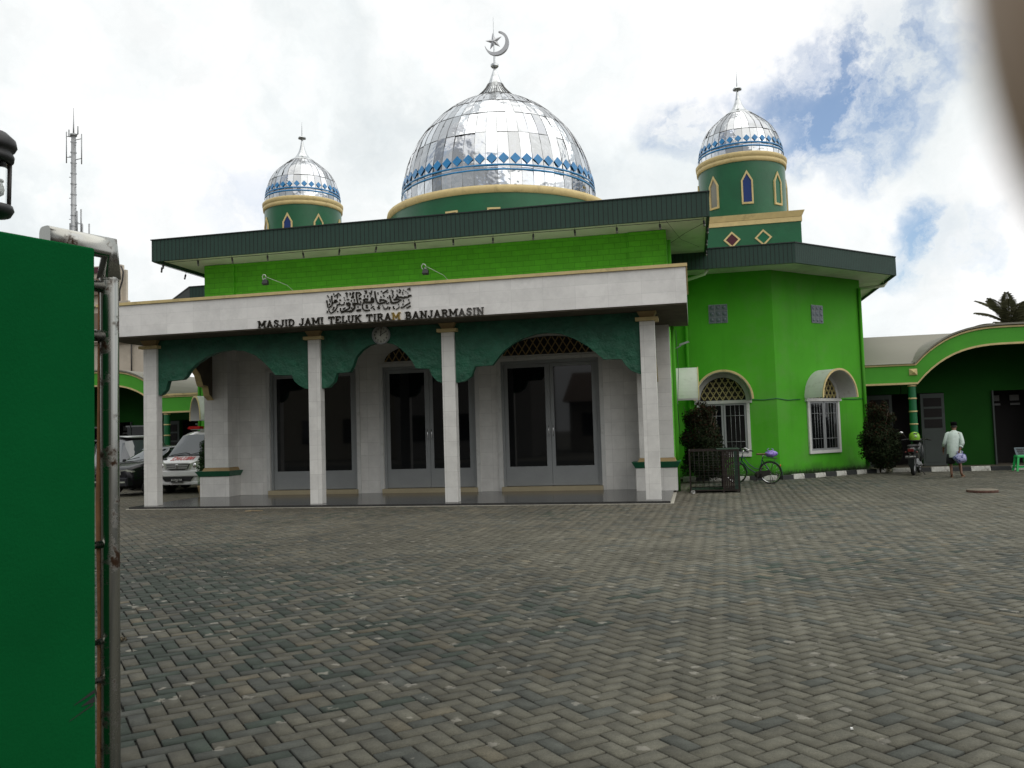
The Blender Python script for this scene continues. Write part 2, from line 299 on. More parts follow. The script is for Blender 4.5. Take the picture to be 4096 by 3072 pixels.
# ================================================================== ground and paving
XC = -5.97
g = MB(); g.add([(-600, -600, -.03), (600, -600, -.03), (600, 600, -.03), (-600, 600, -.03)], [(0, 1, 2, 3)])
M['earth'] = mat('packed_earth', (.07, .065, .05), .95, var=.3, scale=.5, bump=.5, bscale=8)
tag(g.build('ground', 'earth'), kind='structure')
def paving():
    w = .095; th = R(43); ca, sa = math.cos(th), math.sin(th)
    n = 420
    I, J = np.meshgrid(np.arange(-n, n), np.arange(-n, n), indexing='ij'); I = I.ravel(); J = J.ravel(); k = (I-J) % 4
    hor = k == 0; ver = k == 3
    cx = np.concatenate([I[hor]+1., I[ver]+.5])*w; cy = np.concatenate([J[hor]+.5, J[ver]+1.])*w
    vert = np.concatenate([np.zeros(hor.sum(), bool), np.ones(ver.sum(), bool)])
    X = cx*ca-cy*sa; Y = cx*sa+cy*ca + 12
    ok = (Y > 1.2) & (Y < 25.6) & (X > -.96*Y-1.5) & (X < .40*Y+2.0) & ~((X > -11.45) & (X < -.6) & (Y > 15.55)) & ~((X > -14) & (X < 2) & (Y > 22)) & ~((Y-X > 20.4) & (Y > 22) & (X < 4.8) & (X > 0)) 
    X = X[ok]; Y = Y[ok]; vert = vert[ok]; N_ = len(X)
    rg = np.random.default_rng(5)
    hl = np.where(vert, w/2, w)-.0042; hw = np.where(vert, w, w/2)-.0042
    ang = rg.normal(0, .010, N_); dx = rg.normal(0, .0009, N_); dy = rg.normal(0, .0009, N_)
    zz = rg.normal(0, .0011, N_) + .004*np.sin(X*1.3)*np.cos(Y*.9)
    tx = rg.normal(0, .008, N_); ty = rg.normal(0, .008, N_)
    ch = .0022
    V = np.zeros((N_, 8, 3)); sgn = [(-1, -1), (1, -1), (1, 1), (-1, 1)]
    for i in range(8):
        s = sgn[i % 4]; a = s[0]*(hl-(ch if i < 4 else 0)); b = s[1]*(hw-(ch if i < 4 else 0))
        a, b = a*np.cos(ang)-b*np.sin(ang)+dx, a*np.sin(ang)+b*np.cos(ang)+dy
        V[:, i, 0] = X + a*ca-b*sa; V[:, i, 1] = Y + a*sa+b*ca; V[:, i, 2] = zz + a*tx + b*ty - (0 if i < 4 else .014)
    F = np.array([(0, 1, 2, 3), (4, 5, 1, 0), (5, 6, 2, 1), (6, 7, 3, 2), (7, 4, 0, 3)])
    F = (F[None] + 8*np.arange(N_)[:, None, None]).reshape(-1)
    me = bpy.data.meshes.new('paving'); me.vertices.add(8*N_); me.vertices.foreach_set('co', V.ravel())
    me.loops.add(len(F)); me.loops.foreach_set('vertex_index', F.astype(np.int32)); me.polygons.add(len(F)//4)
    me.polygons.foreach_set('loop_start', np.arange(0, len(F), 4, dtype=np.int32)); me.polygons.foreach_set('loop_total', np.full(len(F)//4, 4, np.int32)); me.update()
    # block colours: brownish grey, slate, mossy green, in drifting patches
    def nz(f, sx, sy, p): return np.sin(X*f*sx+p)+np.sin(Y*f*sy+1.7*p)+np.sin((X+Y)*f*.7+2.3*p)+.7*np.sin((X-Y)*f*1.9+p)
    A = np.array([.113, .109, .085]); B = np.array([.082, .087, .075]); Cc = np.array([.052, .067, .054]); D = np.array([.135, .122, .088])
    painted_shade = 1/(1+np.exp((X+1.0+.35*np.sin(Y*.8)+.05*(Y-4))*2.6)); painted_shade *= 1/(1+np.exp((Y-10.5)*.45))  # soft shade over the left ground, painted into the block colours
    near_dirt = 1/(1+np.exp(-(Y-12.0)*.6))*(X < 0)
    t = rg.random(N_) + .13*nz(.8, 1., 1.2, .5) + .55*painted_shade - .14
    col = np.where((t < .70)[:, None], A, np.where((t < 1.02)[:, None], B, Cc))
    col = np.where((rg.random(N_) < .025)[:, None], D, col)
    col = col*(1-.30*painted_shade[:, None])*rg.normal(1, .085, N_)[:, None].clip(.7, 1.35)
    col = col*(1+.06*nz(.35, 1.3, .9, 2.)[:, None])
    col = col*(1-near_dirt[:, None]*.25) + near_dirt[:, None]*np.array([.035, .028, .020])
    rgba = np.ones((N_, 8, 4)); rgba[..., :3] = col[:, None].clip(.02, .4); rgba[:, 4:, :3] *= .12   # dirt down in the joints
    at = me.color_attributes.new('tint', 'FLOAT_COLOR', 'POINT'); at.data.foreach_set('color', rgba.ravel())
    m, tr, b = new_mat('concrete_pavers')
    va = nd(tr, 'ShaderNodeVertexColor'); va.layer_name = 'tint'; co = tr.nodes.new('ShaderNodeTexCoord')
    n1 = nd(tr, 'ShaderNodeTexNoise', i_Scale=9., i_Detail=9., i_Roughness=.7); tr.links.new(co.outputs['Object'], n1.inputs['Vector'])
    mr = nd(tr, 'ShaderNodeMapRange'); tr.links.new(n1.outputs['Fac'], mr.inputs[0]); mr.inputs['From Min'].default_value = .3; mr.inputs['From Max'].default_value = .7; mr.inputs['To Min'].default_value = .72; mr.inputs['To Max'].default_value = 1.25
    n2 = nd(tr, 'ShaderNodeTexNoise', i_Scale=160., i_Detail=4., i_Roughness=.7); tr.links.new(co.outputs['Object'], n2.inputs['Vector'])
    mr2 = nd(tr, 'ShaderNodeMapRange'); tr.links.new(n2.outputs['Fac'], mr2.inputs[0]); mr2.inputs['From Min'].default_value = .3; mr2.inputs['From Max'].default_value = .7; mr2.inputs['To Min'].default_value = .65; mr2.inputs['To Max'].default_value = 1.3
    n4 = nd(tr, 'ShaderNodeTexNoise', i_Scale=.9, i_Detail=9., i_Roughness=.65); tr.links.new(co.outputs['Object'], n4.inputs['Vector'])
    mr4 = nd(tr, 'ShaderNodeMapRange'); tr.links.new(n4.outputs['Fac'], mr4.inputs[0]); mr4.inputs['From Min'].default_value = .3; mr4.inputs['From Max'].default_value = .68; mr4.inputs['To Min'].default_value = .72; mr4.inputs['To Max'].default_value = 1.18
    ml0 = nd(tr, 'ShaderNodeMath', operation='MULTIPLY'); tr.links.new(mr.outputs[0], ml0.inputs[0]); tr.links.new(mr4.outputs[0], ml0.inputs[1])
    ml = nd(tr, 'ShaderNodeMath', operation='MULTIPLY'); tr.links.new(ml0.outputs[0], ml.inputs[0]); tr.links.new(mr2.outputs[0], ml.inputs[1])
    vm = nd(tr, 'ShaderNodeVectorMath', operation='SCALE'); tr.links.new(va.outputs['Color'], vm.inputs[0]); tr.links.new(ml.outputs[0], vm.inputs['Scale'])
    # pale cement smears and worn spots, each limited to a few centimetres
    sc1 = nd(tr, 'ShaderNodeTexVoronoi', i_Scale=4.6, i_Randomness=1.); tr.links.new(co.outputs['Object'], sc1.inputs['Vector'])
    wn = nd(tr, 'ShaderNodeTexNoise', i_Scale=22., i_Detail=5., i_Roughness=.6); tr.links.new(co.outputs['Object'], wn.inputs['Vector'])
    a1 = nd(tr, 'ShaderNodeMath', operation='MULTIPLY_ADD'); tr.links.new(wn.outputs['Fac'], a1.inputs[0]); a1.inputs[1].default_value = .55; tr.links.new(sc1.outputs['Distance'], a1.inputs[2])
    lt = nd(tr, 'ShaderNodeMapRange'); tr.links.new(a1.outputs[0], lt.inputs[0]); lt.inputs['From Min'].default_value = .44; lt.inputs['From Max'].default_value = .39; lt.inputs['To Max'].default_value = .75
    c = mixc(tr, vm.outputs[0], (.21, .20, .17), lt.outputs[0]); tr.links.new(c, b.inputs['Base Color'])
    b.inputs['Roughness'].default_value = .82; b.inputs['Specular IOR Level'].default_value = .25
    bp = nd(tr, 'ShaderNodeBump', i_Strength=.6, i_Distance=.004); tr.links.new(n2.outputs['Fac'], bp.inputs['Height']); tr.links.new(bp.outputs[0], b.inputs['Normal'])
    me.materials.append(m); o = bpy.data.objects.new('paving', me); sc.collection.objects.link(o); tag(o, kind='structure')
    s = MB(); s.add([(-40, -1, -.019), (30, -1, -.019), (30, 30, -.019), (-40, 30, -.019)], [(0, 1, 2, 3)])
    M['joint'] = mat('mossy_joint_sand', (.008, .009, .005), .95, var=.5, scale=6)
    tag(s.build('joint_sand', 'joint'), kind='structure')
paving()

# ================================================================== the mosque
for n_, c_ in (('pane_red', (.07, .008, .02)), ('pane_blue', (.005, .03, .16)), ('pane_green', (.0, .12, .05)), ('pane_clear', (.22, .22, .18)), ('pane_dark', (.01, .012, .03))): 
    M[n_] = tint(n_, c_, .15)

MO = (XC, 18.4, 0)
mosque = thing('mosque', 'bright green mosque with silver domes and a white tiled porch', 'mosque', MO)
def mp(mb, name, material, parent=mosque): return mb.build(name, material, parent, MO)
WL, WR, WY = -11.65, -.43, 18.4
doors = [(-9.97, -7.74), (-7.08, -4.85), (-4.24, -2.01)]
# --- front wing
b = MB(); xs = [WL+.62]+[v for d in doors for v in d]+[WR-.6]
for i in range(0, len(xs), 2): b.box(xs[i], xs[i+1], WY, WY+.3, .05, 3.62)
for a, c in doors: b.box(a+.002, c-.002, WY+.002, WY+.28, 2.98, 3.615)
mp(b, 'porch_wall', 'tile')
b = MB()
b.box(WL+.01, WL+.3, WY+.3, 22.3, 0, 3.6); b.box(WR-.3, WR-.01, WY+.3, 22.3, 0, 3.6)
b.box(WL, WR, WY, 22.35, 3.62, 5.70)
b.box(WL-.003, WL+.80, WY-.05, WY+.2, 3.75, 5.695); b.box(WR-.82, WR+.003, WY-.05, WY+.2, 3.75, 5.695)
mp(b, 'wing_wall', 'green_brick')
# corner piers with green moulding
for x0, x1 in ((-11.45, -10.83), (-1.15, -.44)):
    b = MB(); b.box(x0, x1, 17.97, WY+.1, .74, 3.615); b.box(x0-.09, x1+.06, 17.90, WY+.1, .05, .53); p = mp(b, 'corner_pier', 'tile')
    b = MB(); b.box(x0-.10, x1+.07, 17.88, WY+.11, .535, .66, top=(.07, .07)); mp(b, 'moulding', 'dark_green', p)
    b = MB(); b.box(x0-.05, x1+.05, 17.92, WY+.12, .662, .735, top=(-.04, -.04)); mp(b, 'capping', 'cream_dark', p)
# porch roof: tiled parapet, soffit, cream coping
PX0, PX1, PY = -12.03, -.03, 15.05
b = MB(); b.box(PX0, PX1, PY, PY+.16, 3.585, 4.23); b.box(PX0, PX0+.14, PY+.162, WY-.002, 3.585, 4.23); b.box(PX1-.14, PX1, PY+.162, WY-.002, 3.585, 4.23)
mp(b, 'parapet', 'tile_para')
b = MB(); b.box(PX0-.03, PX1+.03, PY-.035, PY+.2, 4.232, 4.29); b.box(PX1-.17, PX1+.03, PY+.202, WY-.06, 4.232, 4.288); b.box(PX0-.03, PX0+.17, PY+.202, WY-.06, 4.232, 4.288); mp(b, 'parapet_coping', 'cream')
b = MB(); b.box(PX0+.003, PX1-.003, PY+.02, WY-.003, 3.56, 3.583); mp(b, 'porch_ceiling', 'stained_shade')
b = MB(); b.box(PX0+.15, PX1-.15, PY+.17, WY-.004, 3.70, 3.80); mp(b, 'porch_roof', 'mortar')
b = MB(); b.box(-11.60, -.47, 15.42, WY+.2, .012, .05); mp(b, 'porch_floor', 'granite')
b = MB(); b.box(-11.66, -.41, 15.40, WY+.2, -.02, .011); mp(b, 'floor_bed', 'mortar')
b = MB(); b.box(-11.595, -.475, 15.425, 15.46, -.02, .0115); 
# columns
cols = [(-11.43, -11.12), (-7.63, -7.37), (-4.79, -4.53), (-.92, -.64)]
for x0, x1 in cols:
    b = MB(); b.box(x0, x1, 15.68, 15.88, .05, 3.378); c = bevel(mp(b, 'porch_column', 'tile'), .006)
    b = MB(); b.box(x0-.07, x1+.07, 15.61, 16.0, 3.38, 3.442); mp(b, 'capital', 'cream', c)
    b = MB(); b.box(x0+.02, x1-.02, 15.68, 15.93, 3.444, 3.556, top=(.06, .05)); mp(b, 'bracket', 'cream_dark', c)
# scalloped arch panels
B1 = [(-11.12, 2.38), (-11.04, 2.40), (-10.94, 2.50), (-10.89, 2.68), (-10.54, 2.70), (-10.46, 2.76), (-10.36, 2.90), (-10.2, 3.03), (-10.0, 3.14), (-9.73, 3.235), (-9.42, 3.27), (-9.1, 3.235), (-8.85, 3.13), (-8.66, 2.98), (-8.51, 2.83), (-8.40, 2.70), (-8.03, 2.68), (-7.98, 2.56), (-7.88, 2.47), (-7.75, 2.40), (-7.63, 2.38)]
B2 = [(-7.37, 2.38), (-7.22, 2.40), (-7.10, 2.51), (-7.04, 2.68), (-6.76, 2.69), (-6.69, 2.80), (-6.62, 2.98), (-6.50, 3.11), (-6.34, 3.21), (-6.07, 3.265), (-5.82, 3.21), (-5.66, 3.11), (-5.53, 2.98), (-5.43, 2.85), (-5.35, 2.70), (-5.08, 2.68), (-5.02, 2.54), (-4.92, 2.43), (-4.79, 2.38)]
B3 = [(-4.53, 2.38), (-4.36, 2.40), (-4.22, 2.49), (-4.14, 2.68), (-3.79, 2.69), (-3.68, 2.82), (-3.55, 2.96), (-3.36, 3.09), (-3.15, 3.19), (-2.9, 3.255), (-2.7, 3.27), (-2.42, 3.235), (-2.16, 3.12), (-1.92, 2.97), (-1.76, 2.83), (-1.62, 2.70), (-1.28, 2.69), (-1.22, 2.58), (-1.12, 2.47), (-1.0, 2.41), (-.92, 2.39)]
for k, B in enumerate((B1, B2, B3)):
    B = [(B[0][0]+.003, B[0][1])]+B[1:-1]+[(B[-1][0]-.003, B[-1][1])]
    b = MB()
    top = 3.555
    for (xa, za), (xb, zb) in zip(B[:-1], B[1:]):      # strips keep every face planar
        b.xz([(xa, za), (xb, zb), (xb, top), (xa, top)], 15.75, 15.88)
    mp(b, 'scalloped_arch', 'rock_green')
for x0, x1 in ((-11.34, -11.22), (-.84, -.72)):         # the same arch running back at either end of the porch
    pts = [(15.94, 2.40), (16.05, 2.48), (16.10, 2.68), (16.28, 2.70), (16.38, 2.95), (16.6, 3.12), (16.9, 3.2), (17.2, 3.12), (17.42, 2.95), (17.54, 2.70), (17.74, 2.68), (17.8, 2.48), (17.96, 2.38)]
    b = MB(); e = MB()
    for (ya, za), (yb, zb) in zip(pts[:-1], pts[1:]):
        b.yz([(ya, za), (yb, zb), (yb, 3.555), (ya, 3.555)], x0, x1)
        e.yz([(ya, za-.03), (yb, zb-.03), (yb, zb-.002), (ya, za-.002)], x0-.02, x1+.02)
    a = mp(b, 'scalloped_arch', 'stained_shade'); mp(e, 'arch_edging', 'cream', a)  # end arches in dark brown: porch shade put into their colour
# doors
for k, (x0, x1) in enumerate(doors):
    y = WY+.10; mid = (x0+x1)/2
    b = MB(); b.box(x0, x0+.06, y-.07, y+.05, .15, 2.975); b.box(x1-.06, x1, y-.07, y+.05, .15, 2.975); b.box(x0+.06, x1-.06, y-.07, y+.05, 2.90, 2.975)
    d = mp(b, 'door', 'alu')
    for a, c in ((x0+.062, mid-.003), (mid+.003, x1-.062)):
        b = MB(); b.box(a, a+.08, y-.03, y+.02, .16, 2.895); b.box(c-.11, c, y-.03, y+.02, .16, 2.895); b.box(a+.08, c-.11, y-.03, y+.02, 2.82, 2.895); b.box(a+.08, c-.11, y-.03, y+.02, .16, .59)
        mp(b, 'door_leaf', 'alu', d)
        b = MB(); b.box(a+.078, c-.108, y-.01, y, .588, 2.822); mp(b, 'glass_pane', 'glass', d)
    b = MB()
    for s in (-1, 1): b.tube([(mid+s*.05, y-.035, 1.25), (mid+s*.05, y-.07, 1.27), (mid+s*.05, y-.07, 1.48), (mid+s*.05, y-.035, 1.5)], .008, 6)
    mp(b, 'handle', 'chrome', d)
    b = MB(); b.box(x0-.02, x1+.02, WY-.10, WY+.2, .051, .148); mp(b, 'threshold', 'threshold', d)
    b = MB(); b.box(x0-.09, x0-.002, WY-.025, WY-.001, .05, 3.06); b.box(x1+.002, x1+.09, WY-.025, WY-.001, .05, 3.06); b.box(x0-.002, x1+.002, WY-.025, WY-.001, 2.985, 3.06)
    mp(b, 'architrave', 'white', d)
    arc = [(mid+1.05*math.cos(t), 3.10+.40*math.sin(t)) for t in np.linspace(0, math.pi, 21)]
    b = MB(); b.xz(arc, WY-.012, WY-.002); mp(b, 'transom_panel', 'void', d)
    b = MB()
    for i in range(-8, 9):
        for s in (-1, 1):
            p = [(mid+i*.17+s*u, 3.10+u*1.6) for u in np.linspace(0, .26, 14)]
            p = [q for q in p if ((q[0]-mid)/1.05)**2+((q[1]-3.10)/.40)**2 < 1]
            if len(p) > 1: b.ribbon([p[0], p[-1]], .025, lambda a, c, dd: (a, dd, c), WY-.024-(.004 if s > 0 else 0), WY-.014)
    mp(b, 'transom_lattice', 'cream_dark', d)
# darkness of the prayer hall behind the wing front is closed by the leaves; hall body below
# --- main roof slab of the wing
RX0, RX1, RY = -12.30, .49, 17.2
b = MB(); b.box(RX0, RX1, RY, RY+.06, 5.63, 6.13); b.box(RX0, RX0+.06, RY+.062, 22.6, 5.63, 6.13); b.box(RX1-.06, RX1, RY+.062, 22.6, 5.63, 6.13)
mp(b, 'wing_fascia', 'fascia')
b = MB(); b.box(RX0-.02, RX1+.02, RY-.02, RY+.09, 6.132, 6.155); b.box(RX1-.09, RX1+.02, RY+.092, 22.6, 6.132, 6.154); b.box(RX0-.02, RX0+.09, RY+.092, 22.6, 6.132, 6.154); mp(b, 'roof_edge', 'fascia_edge')
b = MB(); b.box(RX0+.06, RX1-.06, RY+.06, 22.6, 5.705, 5.725); mp(b, 'soffit', 'soffit')
b = MB(); b.box(RX0+.07, RX1-.07, RY+.07, 22.6, 6.0, 6.05); mp(b, 'wing_roof', 'mortar')
# --- hall body (a square with cut corners) and its eaves
HX0, HX1, HY0, HY1, CH = -16.03, 4.72, 22.3, 32.0, 2.62
def octo(d):      # outline offset outwards by d (the side eaves are narrower)
    k = d*math.tan(R(22.5)); s = d*.68; y = HY0+CH-d*math.sqrt(2)+s
    return [(HX0+CH-k, HY0-d), (HX1-CH+k, HY0-d), (HX1+s, y), (HX1+s, HY1+d), (HX0-s, HY1+d), (HX0-s, y)]
b = MB(); b.xy(octo(0), 0, 5.35); mp(b, 'hall_wall', 'bright_green')
def ring(mb, d0, d1, z0, z1):
    P, Q = octo(d0), octo(d1)
    for i in range(6):
        j = (i+1) % 6; mb.add([(*P[i], z0), (*P[j], z0), (*Q[j], z0), (*Q[i], z0), (*P[i], z1), (*P[j], z1), (*Q[j], z1), (*Q[i], z1)], [(0, 1, 2, 3), (4, 7, 6, 5), (0, 4, 5, 1), (2, 6, 7, 3)])
    return mb
EO = 1.17
mp(ring(MB(), EO, EO-.06, 5.28, 5.77), 'hall_fascia', 'fascia'); mp(ring(MB(), EO+.02, EO-.09, 5.772, 5.795), 'roof_edge', 'fascia_edge')
b = MB(); b.xy(octo(EO-.062), 5.352, 5.38); mp(b, 'soffit', 'soffit')
b = MB(); b.xy(octo(EO-.07), 5.66, 5.72); mp(b, 'hall_roof', 'mortar')
# --- windows of the hall
def hall_window(cx, cy, rz):
    def w2(mb): return mb.move(Matrix.Translation((cx, cy, 0)) @ Matrix.Rotation(rz, 4, 'Z'))
    P = lambda mb, n, mt, par=mosque: mp(w2(mb), n, mt, par)
    b = MB(); b.box(-.66, -.58, -.045, -.002, .56, 2.0); b.box(.58, .66, -.045, -.002, .56, 2.0); b.box(-.578, .578, -.045, -.002, .56, .64); b.box(-.72, .72, -.07, -.002, 1.94, 2.02)
    w = P(b, 'window', 'white')
    b = MB()
    for x0, x1 in ((-.575, -.005), (.005, .575)):
        b.box(x0, x0+.05, -.03, -.004, .643, 1.937); b.box(x1-.05, x1, -.03, -.004, .643, 1.937); b.box(x0+.05, x1-.05, -.03, -.004, .643, .69); b.box(x0+.05, x1-.05, -.03, -.004, 1.89, 1.937)
    P(b, 'casement', 'alu', w)
    b = MB(); b.box(-.52, .52, -.014, -.003, .68, 1.9); P(b, 'pane', 'glass', w)
    b = MB()
    for x in (-.40, -.29, -.18, .18, .29, .40): b.tube([(x, -.036, .69), (x, -.036, 1.89)], .006, 6)
    for z in (.95, 1.62):
        b.tube([(-.52, -.044, z), (-.06, -.044, z)], .006, 6); b.tube([(.06, -.044, z), (.52, -.044, z)], .006, 6)
    P(b, 'grille', 'alu', w)
    r = .58
    arc = [(r*math.cos(t), 2.022+r*1.04*math.sin(t)) for t in np.linspace(0, math.pi, 25)]
    b = MB(); b.xz(arc, -.012, -.003); P(b, 'fanlight', 'void', w)
    b = MB(); fn = lambda a, c, d: (a, d, c); stp = .155
    for i in range(-7, 8):
        for s, dd in ((-1, 0.), (1, .004)):
            p = [(i*stp+s*u*.62, 2.03+u) for u in np.linspace(0, .62, 40)]
            p = [q for q in p if q[0]**2+((q[1]-2.022)/1.04)**2 < .565**2]
            if len(p) > 1: b.ribbon([p[0], p[-1]], .026, fn, -.034-dd, -.014)
    hh = stp/2/.62                      # little heart peaks at each crossing
    for j in range(0, 5):
        for i in range(-8, 9):
            x = (i+(.5 if j % 2 else 0))*stp; z = 2.03+j*hh
            if x*x+((z+.08-2.022)/1.04)**2 < .53**2: b.ribbon([(x-.034, z+.055), (x, z+.087), (x+.034, z+.055)], .014, fn, -.030, -.014)
    P(b, 'lattice', 'lattice', w)
    # projecting barrel hood with cream lip
    b = MB(); ts = np.linspace(0, math.pi, 29); dp = -.56
    for t0, t1 in zip(ts[:-1], ts[1:]):
        q = [(rr*math.cos(t), 2.025+rr*1.03*math.sin(t)) for rr, t in ((.68, t0), (.73, t0), (.73, t1), (.68, t1))]
        b.xz(q, dp, -.001)
    P(b, 'hood', 'white', w)
    b = MB()
    for t0, t1 in zip(ts[:-1], ts[1:]): b.xz([(rr*math.cos(t), 2.022+rr*1.035*math.sin(t)) for rr, t in ((.575, t0), (.677, t0), (.677, t1), (.575, t1))], -.03, -.002)
    P(b, 'arch_surround', 'white', w)
    b = MB()
    for t0, t1 in zip(ts[:-1], ts[1:]):
        q = [(rr*math.cos(t), 2.025+rr*1.03*math.sin(t)) for rr, t in ((.693, t0), (.742, t0), (.742, t1), (.693, t1))]
        b.xz(q, dp-.022, dp-.001)
    P(b, 'hood_lip', 'cream', w)
    return w
mir = lambda x: 2*XC-x
hall_window(.76, HY0, 0); hall_window(3.39, HY0+1.29, R(45)); hall_window(mir(.76), HY0, 0); hall_window(mir(3.39)+.63, HY0+1.29, R(-45))
hall_window(WR, 20.3, R(90)); hall_window(WL, 20.3, R(-90))
def glass_blocks(cx, cy, rz, cz=4.285):
    mt = Matrix.Translation((cx, cy, 0)) @ Matrix.Rotation(rz, 4, 'Z')
    b = MB(); b.box(-.24, .24, -.006, -.001, cz-.245, cz+.245); f = mp(b.move(mt), 'glass_block_window', 'galv')
    b = MB()
    for i in range(3):
        for j in range(3):
            x, z = -.235+i*.16, cz-.24+j*.163
            b.box(x, x+.15, -.022, -.007, z, z+.152); b.ball((x+.075, -.022, z+.076), .05, 10, (1, .22, 1))
    mp(b.move(mt), 'glass_blocks', 'blockglass', f)
m_, t_, b_ = new_mat('blockglass'); b_.inputs['Base Color'].default_value = (.10, .13, .15, 1); b_.inputs['Roughness'].default_value = .15; M['blockglass'] = m_
glass_blocks(.735, HY0, 0); glass_blocks(3.355, HY0+1.255, R(45)); glass_blocks(mir(.735), HY0, 0)
# drainpipes and conduit
b = MB(); b.tube([(WR+.06, 18.32, .0), (WR+.06, 18.32, 5.45)], .042, 10); mp(b, 'drainpipe', 'bright_green')
b = MB(); b.tube([(WR+.34, 22.22, .0), (WR+.34, 22.22, 5.3)], .04, 10); mp(b, 'drainpipe', 'bright_green')
b = MB(); b.tube([(HX0+.03, HY0+CH-.10, .12), (HX0+.03, HY0+CH-.10, 5.1)], .045, 10); mp(b, 'drainpipe', 'bright_green')
b = MB(); b.tube([(HX1-.03, HY0+CH-.10, .12), (HX1-.03, HY0+CH-.10, 5.1)], .045, 10); mp(b, 'drainpipe', 'bright_green')
b = MB(); b.tube([(RX0+.40, 19.2, 5.66), (RX0+.30, 19.2, 5.57), (RX0+.36, 19.2, 5.48), (WL, 19.2, 5.46)], .05, 10); mp(b, 'downspout', 'soffit')
b = MB(); b.tube([(.5, 21.3, 5.30), (.42, 21.34, 5.19), (-.1, 21.8, 5.12), (WR, 22.1, 5.10)], .042, 10); mp(b, 'downspout', 'soffit')
b = MB(); b.tube([(HX1+.70, 25.4, 5.40), (HX1+.82, 25.4, 5.30), (HX1+.75, 25.4, 5.22), (HX1, 25.4, 5.18)], .045, 10); mp(b, 'downspout', 'soffit')
b = MB(); b.tube([(1.42, 22.285, 2.02), (1.8, 22.285, 2.0), (2.1, 22.285, 2.03), (2.4, 22.58, 1.98), (2.75, 22.93, 2.0)], .010, 6); mp(b, 'cable', 'dark_green')
b = MB(); b.tube([(4.02, 24.2, 2.0), (4.35, 24.53, 1.99), (4.7, 24.88, 2.01)], .010, 6); mp(b, 'cable', 'dark_green')
b = MB(); b.tube([(WR+.13, 18.5, 3.5), (WR+.15, 18.55, 2.6), (WR+.10, 18.5, 1.8), (WR+.13, 18.5, 1.2)], .006, 5); mp(b, 'cable', 'black')
b = MB(); b.tube([(RX1-.1, 18.0, 5.69), (RX1-.5, 18.2, 5.55), (WR+.02, 18.6, 5.40)], .005, 5); mp(b, 'cable', 'black')
b = MB(); b.tube([(RX1-.9, 17.4, 5.69), (RX1-.6, 18.2, 5.42), (RX1-.2, 19.5, 5.5)], .004, 5); mp(b, 'cable', 'black')

# --- domes
M['drum_base'] = M['drum_green']
def dome_metal(name, seed):
    m, t, b = new_mat(name); at = nd(t, 'ShaderNodeVertexColor'); at.layer_name = 'panel'; co = t.nodes.new('ShaderNodeTexCoord')
    sp = t.nodes.new('ShaderNodeSeparateColor'); t.links.new(at.outputs['Color'], sp.inputs[0])
    mr = nd(t, 'ShaderNodeMapRange'); t.links.new(sp.outputs[0], mr.inputs[0]); mr.inputs['To Min'].default_value = .38; mr.inputs['To Max'].default_value = .84
    vm = nd(t, 'ShaderNodeVectorMath', operation='SCALE'); vm.inputs[0].default_value = (.93, .96, 1.0); t.links.new(mr.outputs[0], vm.inputs['Scale']); t.links.new(vm.outputs[0], b.inputs['Base Color'])
    b.inputs['Metallic'].default_value = 1.; mr2 = nd(t, 'ShaderNodeMapRange'); t.links.new(sp.outputs[1], mr2.inputs[0]); mr2.inputs['To Min'].default_value = .06; mr2.inputs['To Max'].default_value = .26; t.links.new(mr2.outputs[0], b.inputs['Roughness'])
    n = nd(t, 'ShaderNodeTexNoise', i_Scale=1.5, i_Detail=3., i_Roughness=.5); t.links.new(co.outputs['Object'], n.inputs['Vector'])
    bp = nd(t, 'ShaderNodeBump', i_Strength=1., i_Distance=.10); t.links.new(n.outputs['Fac'], bp.inputs['Height']); t.links.new(bp.outputs[0], b.inputs['Normal']); return m
M['dome'] = dome_metal('mirror_sheet', 1)
def interp(prof, z):
    for (r0, z0), (r1, z1) in zip(prof[:-1], prof[1:]):
        if z0 <= z <= z1: return r0+(r1-r0)*(z-z0)/(z1-z0)
    return prof[-1][0]
